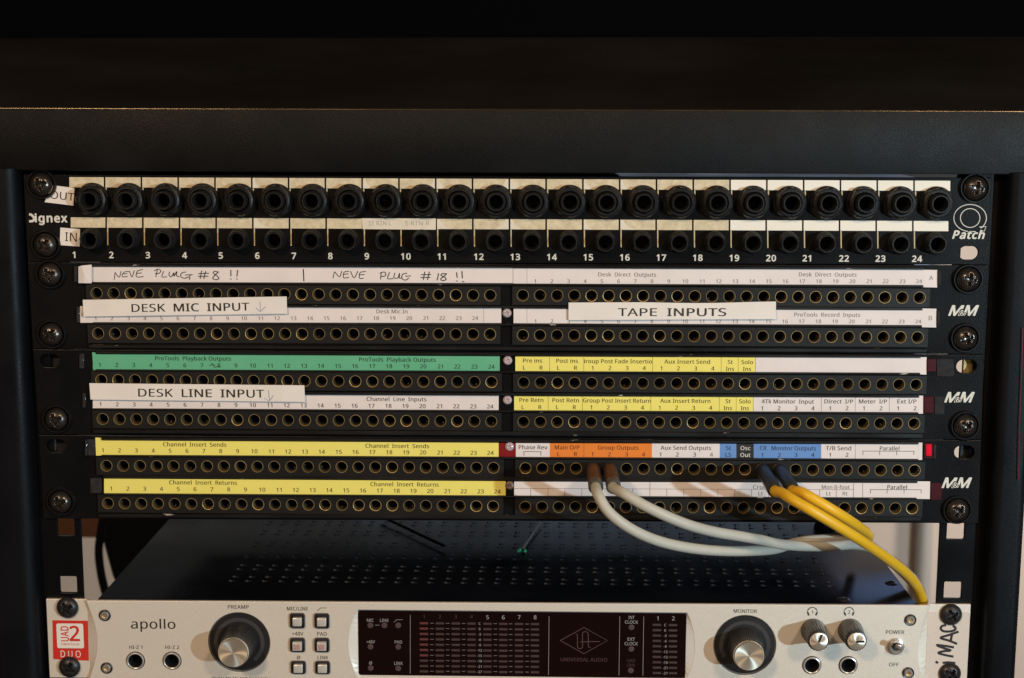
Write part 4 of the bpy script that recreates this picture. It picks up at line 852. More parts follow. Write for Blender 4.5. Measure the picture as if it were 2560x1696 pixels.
tape(PB1, (206.8, 750.1), (716.6, 741.7), (717.8, 784.6), (209, 791.8), -2.28, 'DESK  MIC  INPUT', q('Z1', 1100, 1269), q('Z1', 2078, 1257), 19.5,
     ('Z1', [[(2168, 1180), (2170, 1225), (2174, 1262)], [(2135, 1235), (2150, 1250), (2172, 1264), (2212, 1225)]]), 'white tape label with large capitals and a blue pen arrow')
tape(PB1, (1421.5, 756.9), (1940, 754.3), (1940, 798.0), (1421.5, 800.6), -2.28, 'TAPE  INPUTS', q('Z3', 985, 1303), q('Z3', 1884, 1303), 19.5, None, 'white tape label over the right half with large capitals', 3)
tape(PB2, (223.3, 958.5), (760.9, 963.9), (762.4, 1005.3), (226.3, 999.3), -2.28, 'DESK  LINE  INPUT', q('Z5', 1155, 473), q('Z5', 2200, 482), 19.5,
     ('Z5', [[(2240, 420), (2242, 460), (2248, 502)], [(2205, 485), (2225, 500), (2250, 505), (2278, 465)]]), 'white tape label with large capitals and a small blue arrow')
# --- PB2 upper left: green
o = strip(PB2, bandzones((232, 886), (1249.3, 891.4), (1249.3, 927.3), (232, 923.4), [(1249.3, 'g')]), label='green label strip', ends=[((230.2, 881), (239, 881.5), (240, 925.5), (233.5, 926.5), M_GREEN)])
mb = MB(); write(mb, 'ProTools  Playback Outputs', M_INKGR, TY, q('Z5', 1295, 170), 10, width=630*K, anchor='l'); write(mb, 'ProTools  Playback Outputs', M_INKGR, TY, q('Z6', 828, 180), 10, width=637*K, anchor='l')
nums(mb, q('Z5', 832, 226), q('Z6', 1930, 241), M_INKGR, 10); strokes(mb, 'Z5', [[(1745, 215), (1775, 208), (1790, 230), (1812, 222), (1838, 228)], [(1760, 195), (1795, 215)]], .25, M_INKGR, TY-.05)
mb.build('printed_text', o)
# --- PB2 upper right
def zx(z, *xs): return [ORG[z][0]+x*ORG[z][2] for x in xs]
c = zx('Z7', 413, 699, 1273, 1845, 1987, 2130)
o = strip(PB2, bandzones((1288.4, 892), (2305, 895.6), (2305, 932.4), (1288.4, 928), [(c[-1], 'y'), (2305, 'w')]), label='label strip, left part yellow and right part blank white', ends=[((2300, 893.4), (2316.6, 893.6), (2316, 937), (2299.5, 936.6), M_WHITE)])
mb = MB()
def txt(z, s, x, y, m, cap=10, width=None): write(mb, s, m, TY, q(z, x, y), cap, width=width*K if width else None)
for x in c: line(mb, (x, 893.2), (x, 929.4), .13, M_INKY)
txt('Z7', 'Pre ins', 272, 190, M_INKY, width=158); txt('Z7', 'Post ins', 560, 192, M_INKY, width=180); txt('Z7', 'iroup Post Fade Insertio', 985, 196, M_INKY, width=566); txt('Z7', 'Aux Insert Send', 1561, 199, M_INKY, width=380)
for s_, x, y in (('L', 202, 248), ('R', 344, 249), ('L', 487, 250), ('R', 631, 250), ('1', 771, 252), ('2', 917, 252), ('3', 1060, 253), ('4', 1203, 253), ('1', 1345, 255), ('2', 1488, 255), ('3', 1632, 256), ('4', 1775, 256), ('Ins', 1918, 259), ('Ins', 2060, 260), ('St', 1920, 202), ('Solo', 2061, 203)): txt('Z7', s_, x, y, M_INKY)
mb.build('printed_text', o)
# --- PB2 lower left
o = strip(PB2, bandzones((232, 982.5), (1246.6, 988.6), (1246.6, 1025.4), (232, 1021), [(1246.6, 'w')]))
mb = MB(); write(mb, 'Channel  Line  Inputs', M_INKD, TY, q('Z6', 890, 510), 10, width=497*K, anchor='l'); nums(mb, q('Z5', 837, 554), q('Z6', 1920, 573), M_INKD, 10); mb.build('printed_text', o)
# --- PB2 lower right
c = zx('Z7', 402, 688, 1258, 1829, 1970, 2112); c8 = zx('Z8', 645, 928, 1212)
o = strip(PB2, bandzones((1285.4, 990.9), (2300, 994.8), (2300, 1031.4), (1285.4, 1027), [(c[-1], 'y'), (2300, 'w')]), label='label strip, left part yellow and right part white with small print', ends=[((2297, 989.5), (2308.2, 990), (2307.5, 1035), (2296, 1034.5), M_WHITE)])
mb = MB()
for x in c+c8: line(mb, (x, 992.2), (x, 1028.6), .13, M_INKY)
txt('Z7', 'Pre Retn', 262, 519, M_INKY, width=198); txt('Z7', 'Post Retn', 548, 521, M_INKY, width=220); txt('Z7', 'Group Post Insert Return', 975, 524, M_INKY, width=566); txt('Z7', 'Aux Insert Return', 1545, 526, M_INKY, width=418)
for s_, x, y in (('L', 191, 577), ('R', 334, 578), ('L', 478, 578), ('R', 621, 579), ('1', 760, 580), ('2', 903, 581), ('3', 1047, 581), ('4', 1188, 582), ('1', 1330, 583), ('2', 1472, 583), ('3', 1615, 584), ('4', 1757, 584), ('Ins', 1900, 586), ('Ins', 2042, 587), ('St', 1902, 528), ('Solo', 2042, 530)): txt('Z7', s_, x, y, M_INKY)
for s_, x, wd in (('4Tk Monitor  Input', 365, 435), ('Direct  I/P', 790, 237), ('Meter  I/P', 1075, 232), ('Ext I/P', 1358, 158)): txt('Z8', s_, x, 531, M_INKD, width=wd)
for s_, x in (('1', 150), ('2', 292), ('3', 434), ('4', 575), ('1', 716), ('2', 859), ('1', 998), ('2', 1142), ('1', 1283), ('2', 1426)): txt('Z8', s_, x, 588, M_INKD)
mb.build('printed_text', o)
# --- PB3 upper left
o = strip(PB3, bandzones((242, 1101.6), (1246.6, 1107.8), (1246.6, 1142.3), (242, 1137.2), [(1246.6, 'y')]), label='upper yellow label strip', ends=[((238.3, 1094.3), (253, 1095), (254, 1139.5), (240, 1139.4), M_YEL)])
mb = MB(); write(mb, 'Channel  Insert  Sends', M_INKY, TY, q('Z5', 1362, 888), 10, width=526*K, anchor='l'); write(mb, 'Channel  Insert  Sends', M_INKY, TY, q('Z6', 880, 900), 10, width=530*K, anchor='l')
nums(mb, q('Z5', 857, 938), q('Z6', 1922, 960), M_INKY, 10); mb.build('printed_text', o)
# --- PB3 upper right
c = zx('Z7', 415, 700, 1267, 1832, 1971, 2116); c8 = zx('Z8', 644, 928)
o = strip(PB3, bandzones((1289.6, 1108.4), (2298, 1111.6), (2298, 1147.7), (1289.6, 1143.8), [(c[0], 'w'), (c[2], 'o'), (c[3], 'w'), (c[4], 'b'), (c[5], 'k'), (c8[0], 'b'), (2298, 'w')]), label='label strip in white, orange, blue and black cells', ends=[((2296, 1107), (2306, 1107.3), (2305.5, 1150.4), (2295.5, 1150), M_WHITE)])
mb = MB()
line(mb, (c[1], 1109.6), (c[1], 1145), .13, M_INKO); line(mb, (c8[1], 1111), (c8[1], 1146.5), .13, M_INKD)
txt('Z7', 'Phase Rev', 276, 913, M_INKD, width=238); txt('Z7', 'Main O/P', 560, 914, M_INKO, width=205); txt('Z7', 'Group Outputs', 986, 916, M_INKO, width=338); txt('Z7', 'Aux Send Outputs', 1550, 918, M_INKD, width=420)
for s_, x, y, m in (('L', 489, 970, M_INKO), ('R', 631, 970, M_INKO), ('1', 770, 971, M_INKO), ('2', 913, 972, M_INKO), ('3', 1055, 972, M_INKO), ('4', 1197, 972, M_INKO), ('1', 1337, 973, M_INKD), ('2', 1479, 974, M_INKD), ('3', 1622, 974, M_INKD), ('4', 1763, 974, M_INKG),
    ('St', 1905, 919, M_INKB), ('LS', 1904, 975, M_INKB), ('Osc', 2047, 920, M_PRINTW), ('Out', 2046, 977, M_PRINTW)): txt('Z7', s_, x, y, m)
txt('Z8', 'CR   Monitor Outputs', 366, 921, M_INKB, width=468); txt('Z8', 'T/B Send', 788, 921, M_INKD, width=210); txt('Z8', 'Parallel', 1214, 922, M_INKD, width=162)
for s_, x, m in (('1', 151, M_INKB), ('2', 295, M_INKB), ('3', 434, M_INKB), ('4', 574, M_INKB), ('1', 716, M_INKD), ('2', 859, M_INKD)): txt('Z8', s_, x, 977, m)
def bracket(z, xs, y0, y1, w_=.28, base=TY):
    line(mb, q(z, xs[0]-3, y0), q(z, xs[-1]+3, y0+2), w_, M_INKD, base-.01)
    for x in xs: line(mb, q(z, x, y0+4), q(z, x, y1), w_*.9, M_INKD, base-.03)
bracket('Z7', (200, 341), 932, 965); bracket('Z8', (992, 1132, 1274, 1417), 928, 960, .25)
mb.build('printed_text', o)
# --- PB3 lower left
o = strip(PB3, bandzones((260.2, 1197.1), (1264, 1203.7), (1264, 1239.1), (260.2, 1233.1), [(1264, 'y')]), label='lower yellow label strip, slid to the right')
mb = MB(); write(mb, 'Channel  Insert  Returns', M_INKY, TY, q('Z5', 1412, 1205), 10, width=563*K, anchor='l'); write(mb, 'Channel  Insert  Returns', M_INKY, TY, q('Z6', 922, 1220), 10, width=568*K, anchor='l')
nums(mb, q('Z5', 927, 1257), q('Z6', 1980, 1282), M_INKY, 10); mb.build('printed_text', o)
# --- PB3 lower right
o = strip(PB3, bandzones((1285.4, 1204.6), (2300, 1208.4), (2300, 1244.8), (1285.4, 1239.9), [(2300, 'w')]), label='white label strip ruled into small cells', ends=[((2293.5, 1203.8), (2325.3, 1204.2), (2324.5, 1248.2), (2291.5, 1247.6), M_WHITE)])
mb = MB()
line(mb, q('Z7', 118, 1240), q('Z8', 918, 1250), .16, M_INKO)
for x in (256, 400, 541, 683, 826, 967, 1107, 1391, 1533, 1674, 1817, 1957, 2098): line(mb, q('Z7', x, 1242+x*.004), q('Z7', x, 1302), .16, M_INKO, TY-.02)
for x in (206, 348, 490, 630, 770): line(mb, q('Z8', x, 1251), q('Z8', x, 1312), .16, M_INKO, TY-.02)
line(mb, q('Z7', 1250, 1188), q('Z7', 1250, 1304), .16, M_INKO, TY-.02); line(mb, q('Z8', 913, 1196), q('Z8', 914, 1312), .16, M_INKO, TY-.02); line(mb, q('Z8', 990, 1196), q('Z8', 990, 1314), .16, M_INKO, TY-.02)
write(mb, 'Crook', M_INKG, TY, q('Z8', 76, 1243), 9.4, anchor='l', width=142*K); txt('Z8', 'Mon B-foot', 765, 1244, M_INKG, 9.4, width=232)
for s_, x in (('Lt', 138), ('Lt', 705), ('Rt', 843)): txt('Z8', s_, x, 1298, M_INKG, 9.4)
txt('Z8', 'Parallel', 1277, 1245, M_INKD, width=162); bracket('Z8', (1055, 1194, 1335, 1477), 1249, 1280, .25, TY)
mb.build('printed_text', o)
# --- holder end clips, tape tabs and centre screws
def tab(parent, r4, m, name='end_clip', Y=-1.6, th=1.5, label=None, bev=.2):
    x0, y0, x1, y1 = r4; mb = MB(); mb.slab((x0, y0), (x1, y0), (x1, y1), (x0, y1), Y, th, m); mb.build(name, parent, bevel=bev, label=label, seg=1)
for r4 in ((185, 666, 194, 706), ): tab(PB1, r4, M_TAB)
tab(PB1, (191, 768, 199, 807), M_TAB); tab(PB1, (2345, 677, 2353, 714), M_TAB); tab(PB1, (2343, 778, 2350, 814), M_TAB)
tab(PB2, (198, 885, 210, 922), M_TAB, Y=-.9); tab(PB2, (206, 984, 214, 1020), M_TAB, Y=-.9); tab(PB2, (2318.5, 898, 2341, 930), M_DKRED); tab(PB2, (2342, 898, 2385, 941), M_TAB, 'tape_tab', -.3, .28, bev=.05)
tab(PB2, (2310.5, 992, 2335, 1033), M_DKRED); tab(PB2, (2337, 992, 2361, 1036), M_TAB, 'tape_tab', -.3, .28, bev=.05)
tab(PB3, (212, 1100, 218, 1140), M_TAB); tab(PB3, (219.5, 1099, 237, 1139), M_TAB, 'tape_tab', -.5, .4, bev=.05); tab(PB3, (226, 1196, 254, 1233), M_TAB, 'tape_tab', -.5, .4, bev=.05)
tab(PB3, (2310, 1109, 2333, 1147), M_DKRED); tab(PB3, (2315.5, 1111.5, 2329, 1140), M_REDTAB, 'red_light', Y=-1.9, th=.35, label='glowing red spot in the end clip', bev=.15); tab(PB3, (2334, 1112, 2341, 1148), M_TAB); tab(PB3, (2327.5, 1208, 2354, 1250), M_DKRED, 'tape_tab', -.3, .28, bev=.05)
tab(PB3, (1248, 1108.2, 1288.5, 1143.3), M_RED, 'tape_tab', -.6, .5, 'dark red tape behind the clear centre screw', .05)
def cscrew(parent, z, x, y, me=None, Y=-1.4):
    p = at(*q(z, x, y), Y-1); inst('centre_screw', me or ME_CLEAR, (p.x, Y+.5, p.z), parent)
cscrew(PB1, 'Z3', 57, 1282); cscrew(PB2, 'Z6', 2065, 177); cscrew(PB2, 'Z6', 2063, 507); cscrew(PB3, 'Z6', 2080, 897); cscrew(PB3, 'Z6', 2080, 1221, ME_CLEARD)

# =================================================================== SILVER AUDIO INTERFACE
ap = root('audio_interface', (0, 0, -222.5), 'silver audio interface with black display window and two big knobs at the bottom', 'audio interface')
AY = 0.0
a_tl, a_tr = at(115, 1498.5), at(2427, 1512); ZT = (a_tl.z+a_tr.z)/2; ZB = ZT-44
tilt = (a_tr.z-a_tl.z)/(a_tr.x-a_tl.x)
zt_ = lambda x: a_tl.z+(x-a_tl.x)*tilt
def pm(z, x, y, Y=AY-2): p = at(*q(z, x, y), Y); return p
FP = AY-2.0   # raised middle panel front
# ears
xl0, xl1 = a_tl.x, at(222, 1600, AY).x; xr0, xr1 = at(2318, 1600, AY).x, a_tr.x
mb = MB()
for x0, x1 in ((xl0, xl1+.4), (xr0-.4, xr1)):
    mb = MB(); plate(mb, [(x0, ZB), (x1, ZB), (x1, zt_(x1)), (x0, zt_(x0))], [], AY, 2.2, M_SILVER, .25)
    mb.build('panel_ear', ap)
# middle panel: arc-shaped ends with a sloping flank, and the window opening
def arc_pts(xe, bulge, n=14):
    return [(xe+bulge*sin(pi*i/n), lerp(ZB, zt_(xe), i/n)) for i in range(n+1)]
L_ = arc_pts(xl1, 5.0); Rr = arc_pts(xr0, -5.0)
outline = Rr+list(reversed(L_))
gl = [at(894.5, 1529, FP), at(1716.5, 1534, FP), at(1716, 1694.3, FP), at(895.5, 1689.7, FP)]
wx0, wx1 = gl[0].x, gl[1].x; wz1 = gl[0].z; wz0 = gl[3].z
def winloop(inner):
    out = []; n = 12; r = 1.3
    if inner: return rrect(wx0, wx1, wz0, wz1, 1.4, n//2), None
    return None
# opening with scalloped ends
win = []
n = 14
wo = .9
for i in range(n+1): t = i/n; win.append((wx0-wo*.2-4.9*sin(pi*t)**.8, lerp(wz1+wo, wz0-wo, t)))
for i in range(n+1): t = i/n; win.append((wx1+wo*.2+4.4*sin(pi*t)**.8, lerp(wz0-wo, wz1+wo, t)))
kn = {'p': at(598, 1606, FP), 'm': at(1862, 1613.5, FP)}
hz_ = [at(*q('B1', 1255, 1375), FP), at(*q('B1', 1592, 1375), FP), at(*q('B4', 405, 1417), FP), at(*q('B4', 741, 1417), FP)]
btns = [('B2', 382, 1008, 138, 145, 0), ('B2', 608, 1010, 138, 145, 0), ('B2', 383, 1232, 138, 138, 1), ('B2', 609, 1233, 138, 138, 1), ('B2', 391, 1440, 138, 126, 0), ('B2', 615, 1441, 138, 126, 0)]
holes = [win]+[circ(p.x, p.z, 16.4, 56) for p in kn.values()]+[circ(p.x, p.z, 4.0, 24) for p in hz_]
mb = MB(); plate(mb, outline, holes, FP, 1.9, M_SILVER, .2)
mb.build('front_panel', ap)
# sloping flanks at both ends
mb = MB()
for pts, xe, sg in ((L_, xl1, 1), (Rr, xr0, -1)):
    V = [(x+.0*sg, FP+.15, z) for x, z in pts]+[(xe-.01*sg, AY-.02, z) for x, z in pts]
    nn = len(pts); F = [(i, i+1, i+1+nn, i+nn) if sg < 0 else (i+1, i, i+nn, i+1+nn) for i in range(nn-1)]
    mb = MB(); mb.add(V, F, M_SILVER)
    mb.build('end_flank', ap)
# window: sloping surround, glass
mb = MB(); nn = len(win)
inner = []
for i in range(n+1): t = i/n; inner.append((wx0, lerp(wz1, wz0, t)))
for i in range(n+1): t = i/n; inner.append((wx1, lerp(wz0, wz1, t)))
V = [(x, FP+.12, z) for x, z in win]+[(x, FP+1.6, z) for x, z in inner]
mb.add(V, [(i, i+nn, (i+1) % nn+nn, (i+1) % nn) for i in range(nn)], M_SILED)
mb.build('window_surround', ap)
GY = FP+1.2
mb = MB(); plate(mb, rrect(wx0-.1, wx1+.1, wz0-.1, wz1+.1, 1.3), [], GY, 1.4, M_GLASS, .05)
disp = mb.build('display', ap)
DY = GY-.04
mb = MB()
def dt(z, s, x, y, cap, m=M_DTXT, width=None, weight=0): write(mb, s, m, DY, q(z, x, y), cap*640/2367, width=width*640/2367 if width else None, weight=.003)
def dl(z, pts, wd, m=M_DTXT, off=0, smooth=False): strokes(mb, z, [pts], wd, m, DY-off, smooth)
dt('B2', 'MIC', 1057, 1017, 28, width=62); dt('B2', 'LINE', 1186, 1018, 28, width=78); dl('B2', [(1277, 1020), (1300, 998), (1355, 998)], .18)
dt('B2', '+48V', 1060, 1216, 28, width=80); dt('B2', 'PAD', 1317, 1218, 28, width=68); dt('B2', 'Ø', 1060, 1412, 28); dt('B2', 'LINK', 1318, 1415, 28, width=78)
dl('B2', [(1102, 1048), (1141, 1048)], .18)
for z, x0, x1, y0, y1 in (('B2', 1427, 1426, 955, 1497), ('B3', 343, 337, 966, 1508), ('B3', 997, 989, 968, 1512), ('B3', 1218, 1210, 970, 1514)): dl(z, [(x0, y0), (x1, y1)], .18)
for s_, x in (('1', 1553), ('2', 1700), ('3', 1847), ('4', 1992)): dt('B2', s_, x, 985, 32, M_DTXTD)
for z, s_, x, y in (('B2', '5', 2141, 993), ('B2', '6', 2287, 994), ('B3', '7', 66, 993), ('B3', '8', 214, 993), ('B3', '1', 1347, 1003), ('B3', '2', 1492, 1004)): dt(z, s_, x, y, 36)
SC = ['C', '0', '-3', '-6', '-9', '-12', '-15', '-18', '-21', '-27']
for i, s_ in enumerate(SC):
    y = lerp(1034, 1480, i/9); dt('B2', s_, 2067, y+11, 22); dt('B3', s_, 1416, lerp(1047, 1493, i/9)+11, 22)
    for z, x, yy in (('B2', 1627, 1031), ('B2', 1773, 1031), ('B2', 1920, 1032), ('B2', 2213, 1034), ('B3', -12, 1036), ('B3', 140, 1038)):
        yy = yy+(y-1034)*.995; dl(z, [(x-15, yy), (x+15, yy)], .14)
for s_, y in (('INT', 991), ('CLOCK', 1034), ('EXT', 1192), ('CLOCK', 1234), ('UAD', 1390), ('LINK', 1432)):
    dt('B3', s_, 1105-(y-991)*.012, y, 29, M_DTXT if y < 1300 else M_DTXTD, width={'INT': 56, 'CLOCK': 122, 'EXT': 68, 'UAD': 74, 'LINK': 76}[s_])
mb.build('display_lettering', disp)
mb = MB()
dl('B3', [(447, 1190), (665, 1070), (882, 1190), (665, 1312), (450, 1192)], .36, M_DLOGO)
strokes(mb, 'B3', [[(592, 1133), (605, 1145), (605, 1240), (618, 1262), (640, 1262), (652, 1240), (652, 1130), (665, 1110), (690, 1110), (705, 1135), (705, 1235), (720, 1256)], [(632, 1203), (700, 1200), (810, 1200)]], .36, M_DLOGO, DY-.02)
write(mb, 'UNIVERSAL AUDIO', M_DTXTD, DY, q('B3', 665, 1384), 9, width=430*640/2367)
mb.build('display_emblem', disp)
def seg_me(m, w_, h_):
    b = MB(); b.box(-w_/2, w_/2, -.07, .01, -h_/2, h_/2, m); return b.mesh('meter_segment', (0, 0, 0))[0]
kk = (at(1310, 1600, DY).x-at(1300, 1600, DY).x)/10*640/2367
SEG = seg_me(M_SEG, 77*kk, 20*kk); SEGR = seg_me(M_SEGR, 77*kk, 20*kk)
for ci, (z, x, y0, y1) in enumerate((('B2', 1553, 1030, 1475), ('B2', 1700, 1031, 1477), ('B2', 1847, 1032, 1478), ('B2', 1993, 1033, 1479), ('B2', 2140, 1035, 1480), ('B2', 2286, 1036, 1482), ('B3', 65, 1037, 1482), ('B3', 212, 1038, 1483), ('B3', 1340, 1045, 1490), ('B3', 1488, 1047, 1492))):
    for i in range(10):
        p = at(*q(z, x, lerp(y0, y1, i/9)), DY); inst('meter_segment', SEGR if ci == 0 and i < 7 else SEG, (p.x, DY+.01, p.z), disp)
b = MB(); b.lathe([(1.55, .02), (1.5, -.12), (.8, -.2)], M_LED, n=16); b.disc(.8, -.2, M_LED, n=16); ME_LED = b.mesh('indicator_lamp', (0, 0, 0))[0]
for z, x, y in (('B2', 1057, 1050), ('B2', 1187, 1050), ('B2', 1315, 1050), ('B2', 1058, 1248), ('B2', 1315, 1249), ('B2', 1060, 1445), ('B2', 1315, 1447), ('B3', 1105, 1068), ('B3', 1103, 1268), ('B3', 1098, 1467)):
    p = at(*q(z, x, y), DY); inst('indicator_lamp', ME_LED, (p.x, DY+.01, p.z), disp)
# big knobs in dished wells
for key, lab in (('p', None), ('m', None)):
    p = kn[key]; c0 = (p.x, 0, p.z)
    mb = MB(); mb.lathe([(16.5, FP+.02), (16.35, FP-.15), (15.7, FP+.75), (15.6, FP+1.2)], M_CHROME, c0, 64)
    mb.lathe([(15.75, FP+.9), (15.3, FP+.2), (14.9, FP+.15), (9.0, FP+.15), (9.0, FP+1)], M_KNOB, c0, 64)
    wl = mb.build('knob_well', ap)
    mb = MB(); a0, a1 = radians(-52), radians(212); nn = 60
    V = []
    for i in range(nn+1):
        a = lerp(a0, a1, i/nn)
        for rr in (11.3, 13.3): V.append((p.x+rr*cos(a), FP+.10, p.z+rr*sin(a)))
    mb.add(V, [(2*i, 2*i+1, 2*i+3, 2*i+2) for i in range(nn)], M_LEDRING); mb.build('indicator_ring', wl)
    mb = MB(); n_ = 96; V = []; prof = [(9.7, FP+.1), (9.6, FP-1.5), (8.9, FP-7), (8.1, FP-13.5), (7.9, FP-14.8)]
    for r_, y in prof:
        for i in range(n_):
            a = 2*pi*i/n_; rr = r_-(.22 if i % 2 else 0); V.append((p.x+rr*cos(a), y, p.z+rr*sin(a)))
    mb.add(V, [(j*n_+i, j*n_+(i+1) % n_, (j+1)*n_+(i+1) % n_, (j+1)*n_+i) for j in range(len(prof)-1) for i in range(n_)], M_KNOB)
    kb = mb.build('big_knob', ap)
    mb = MB(); mb.lathe([(7.9, FP-14.8), (7.75, FP-15.9), (7.3, FP-16.4), (6.6, FP-16.3), (3, FP-16.15), (.01, FP-16.1)], M_CAP, c0, 64)
    mb.build('knob_cap', kb)
# headphone knobs
for (bx, by, tx, ty, ang) in ((412, 1078, 470, 1200, 70), (752, 1078, 820, 1200, 2)):
    T = at(*q('B4', tx, ty), FP-16.5); c0 = (T.x, 0, T.z)
    mb = MB(); n_ = 72; V = []
    prof = [(6.5, FP-.1, .0), (6.4, FP-3, .0), (6.0, FP-7, .4), (5.75, FP-12, .5), (5.65, FP-15.2, .5), (5.4, FP-15.8, .4), (4.6, FP-16.0, 0)]
    for r_, y, fl in prof:
        for i in range(n_):
            a = 2*pi*i/n_; rr = r_-fl*(.5+.5*cos(a*24)); V.append((T.x+rr*cos(a), y, T.z+rr*sin(a)))
    mb.add(V, [(j*n_+i, j*n_+(i+1) % n_, (j+1)*n_+(i+1) % n_, (j+1)*n_+i) for j in range(len(prof)-1) for i in range(n_)], M_KNOB, True)
    kb = mb.build('small_knob', ap, sharp=25)
    mb = MB(); mb.lathe([(4.7, FP-15.9), (4.6, FP-16.6), (4.2, FP-16.8), (.01, FP-16.8)], M_CAP, c0, 40); cp = mb.build('knob_cap', kb)
    mb = MB(); a = radians(ang); dx, dz = cos(a), sin(a)
    V = [(T.x+dx*s_-dz*t_, FP-16.86, T.z+dz*s_+dx*t_) for s_, t_ in ((-.3, -.55), (4.0, -.55), (4.0, .55), (-.3, .55))]
    mb.add(V, [(0, 1, 2, 3)], M_KNOB); mb.build('pointer_line', kb)
# jack sockets
b = MB()
b.lathe([(5.0, .05), (4.9, -.35), (4.6, -.4)], M_KNOB, n=32); b.lathe([(4.6, -.4), (4.5, -.9), (4.1, -1.05), (3.75, -.85)], M_RING, n=32); b.lathe([(3.75, -.85), (3.6, -.3), (3.3, .2)], M_KNOB, n=32)
b.lathe([(3.3, .2), (3.2, 12)], M_HOLE, n=20); b.disc(3.2, 11.9, M_HOLE, n=20); ME_J = b.mesh('jack_socket', (0, 0, 0))[0]
for p in hz_: inst('jack_socket', ME_J, (p.x, FP, p.z), ap)
# small socket-head screws
b = MB(); b.lathe([(3.15, .05), (3.1, -.45), (2.85, -.6), (2.4, -.45), (2.3, -.1)], M_KNOB, n=28)
b.lathe([(2.3, -.1), (2.2, -.9), (1.9, -1.2), (1.2, -1.2), (1.05, -.6), (1.0, .0)], M_CHROME, n=24); b.disc(1.05, -.3, M_BRASS, n=6); ME_SS = b.mesh('socket_head_screw', (0, 0, 0), sharp=30)[0]
for z, x, y in (('B1', 967, 960), ('B1', 985, 1447), ('B4', 1318, 1003), ('B4', 1298, 1492)):
    p = at(*q(z, x, y), FP-.6); inst('socket_head_screw', ME_SS, (p.x, FP, p.z), ap)
# push buttons
for z, x, y, w_, h_, pink in btns:
    p = at(*q(z, x, y), FP-1); hw, hh = w_*kk/2, h_*kk/2
    mb = MB(); plate(mb, rrect(p.x-hw, p.x+hw, p.z-hh, p.z+hh, 1.3), [rrect(p.x-hw+.9, p.x+hw-.75, p.z-hh+.8, p.z+hh-1.2, .7)], FP-1.2, 1.3, M_BTNB, .2)
    bz = mb.build('push_button', ap)
    mb = MB(); mb.box(p.x-hw+.8, p.x+hw-.8, FP-.1, FP-.02, p.z-hh+.7, p.z+hh-.9, M_HOLE); mb.build('button_well', bz)
    c_ = at(*q(z, x-4, y+15), FP-2.9); cw = 42*kk
    mb = MB(); mb.box(c_.x-cw, c_.x+cw, FP-2.9, FP-.2, c_.z-cw*.95, c_.z+cw*.95, M_BTN)
    if pink: mb.box(c_.x-cw+.55, c_.x+cw-.7, FP-2.97, FP-2.85, c_.z-cw*.95+.5, c_.z+cw*.95-.8, M_BTNP)
    mb.build('button_cap', bz, bevel=.45 if not pink else .1, label='pink tinted cap' if pink else None, seg=3)
# toggle switch
p = at(*q('B4', 1178, 1240), FP); c0 = (p.x, 0, p.z)
mb = MB(); mb.lathe([(4.7, FP+.02), (4.5, FP-1.0), (3.7, FP-1.2), (3.6, FP-2.6), (2.9, FP-2.8), (2.3, FP-2.2), (2.0, FP-.5)], M_CHROME, c0, 36); mb.lathe([(2.2, FP-1.2), (.01, FP-1.0)], M_HOLE, c0, 20)
tg = mb.build('toggle_switch', ap)
tp = at(*q('B4', 1218, 1238), FP-9)
mb = MB(); a = Vector((p.x, FP-.8, p.z)); bb = Vector((tp.x, FP-9, tp.z)); d = (bb-a)
mb.tube([a, a+d*.5, a+d*.85, a+d*.97, bb, a+d*1.06], [1.0, 1.2, 1.45, 1.5, 1.2, .5], M_CHROME, 18); mb.build('switch_lever', tg)
# panel print
mb = MB(); PY = FP-.06
def pt(z, s, x, y, cap, width=None, **k): write(mb, s, M_INKD, PY, q(z, x, y), cap*640/2367, width=width*640/2367 if width else None, **k)
pt('B1', 'HI-Z 1', 1256, 1268, 32, 120); pt('B1', 'HI-Z 2', 1594, 1269, 32, 127); pt('B1', 'PREAMP', 2204, 897, 34, 192)
pt('B2', 'MIC/LINE', 384, 913, 34, 194); strokes(mb, 'B2', [[(568, 916), (598, 889), (651, 889)]], .3, M_INKD, PY, False)
pt('B2', '+48V', 385, 1144, 34, 104); pt('B2', 'PAD', 610, 1146, 34, 88); pt('B2', 'Ø', 394, 1363, 32, 30); pt('B2', 'LINK', 619, 1365, 34, 98)
pt('B3', 'MONITOR', 2157, 935, 34, 214); pt('B4', 'POWER', 1175, 1130, 34, 170); pt('B4', 'OFF', 1163, 1428, 32, 90)
write(mb, '(PUSH TO SELECT CHANNEL)', M_INKD, PY, (602, 1702), 8.5, width=146)
for cx, s_ in ((410, '1'), (749, '2')):
    strokes(mb, 'B4', [ring(cx, 928, 47, 46, -28, 208, 24)], .28, M_INKD, PY, False)
    strokes(mb, 'B4', [ring(cx, 925, 40, 40, 25, 155, 14)], .22, M_INKD, PY-.3*0, False)
    for sg in (-1, 1): strokes(mb, 'B4', [[(cx+sg*40, 933), (cx+sg*33, 955)]], .75, M_INKD, PY-.03, False)
    pt('B4', s_, cx, 943, 30)
mb.build('printed_text', ap)
mb = MB(); write(mb, 'apollo', M_INKD, PY, q('B1', 1212, 1079), 23.5, width=410*640/2367, anchor='l', weight=.006); mb.build('maker_lettering', ap)
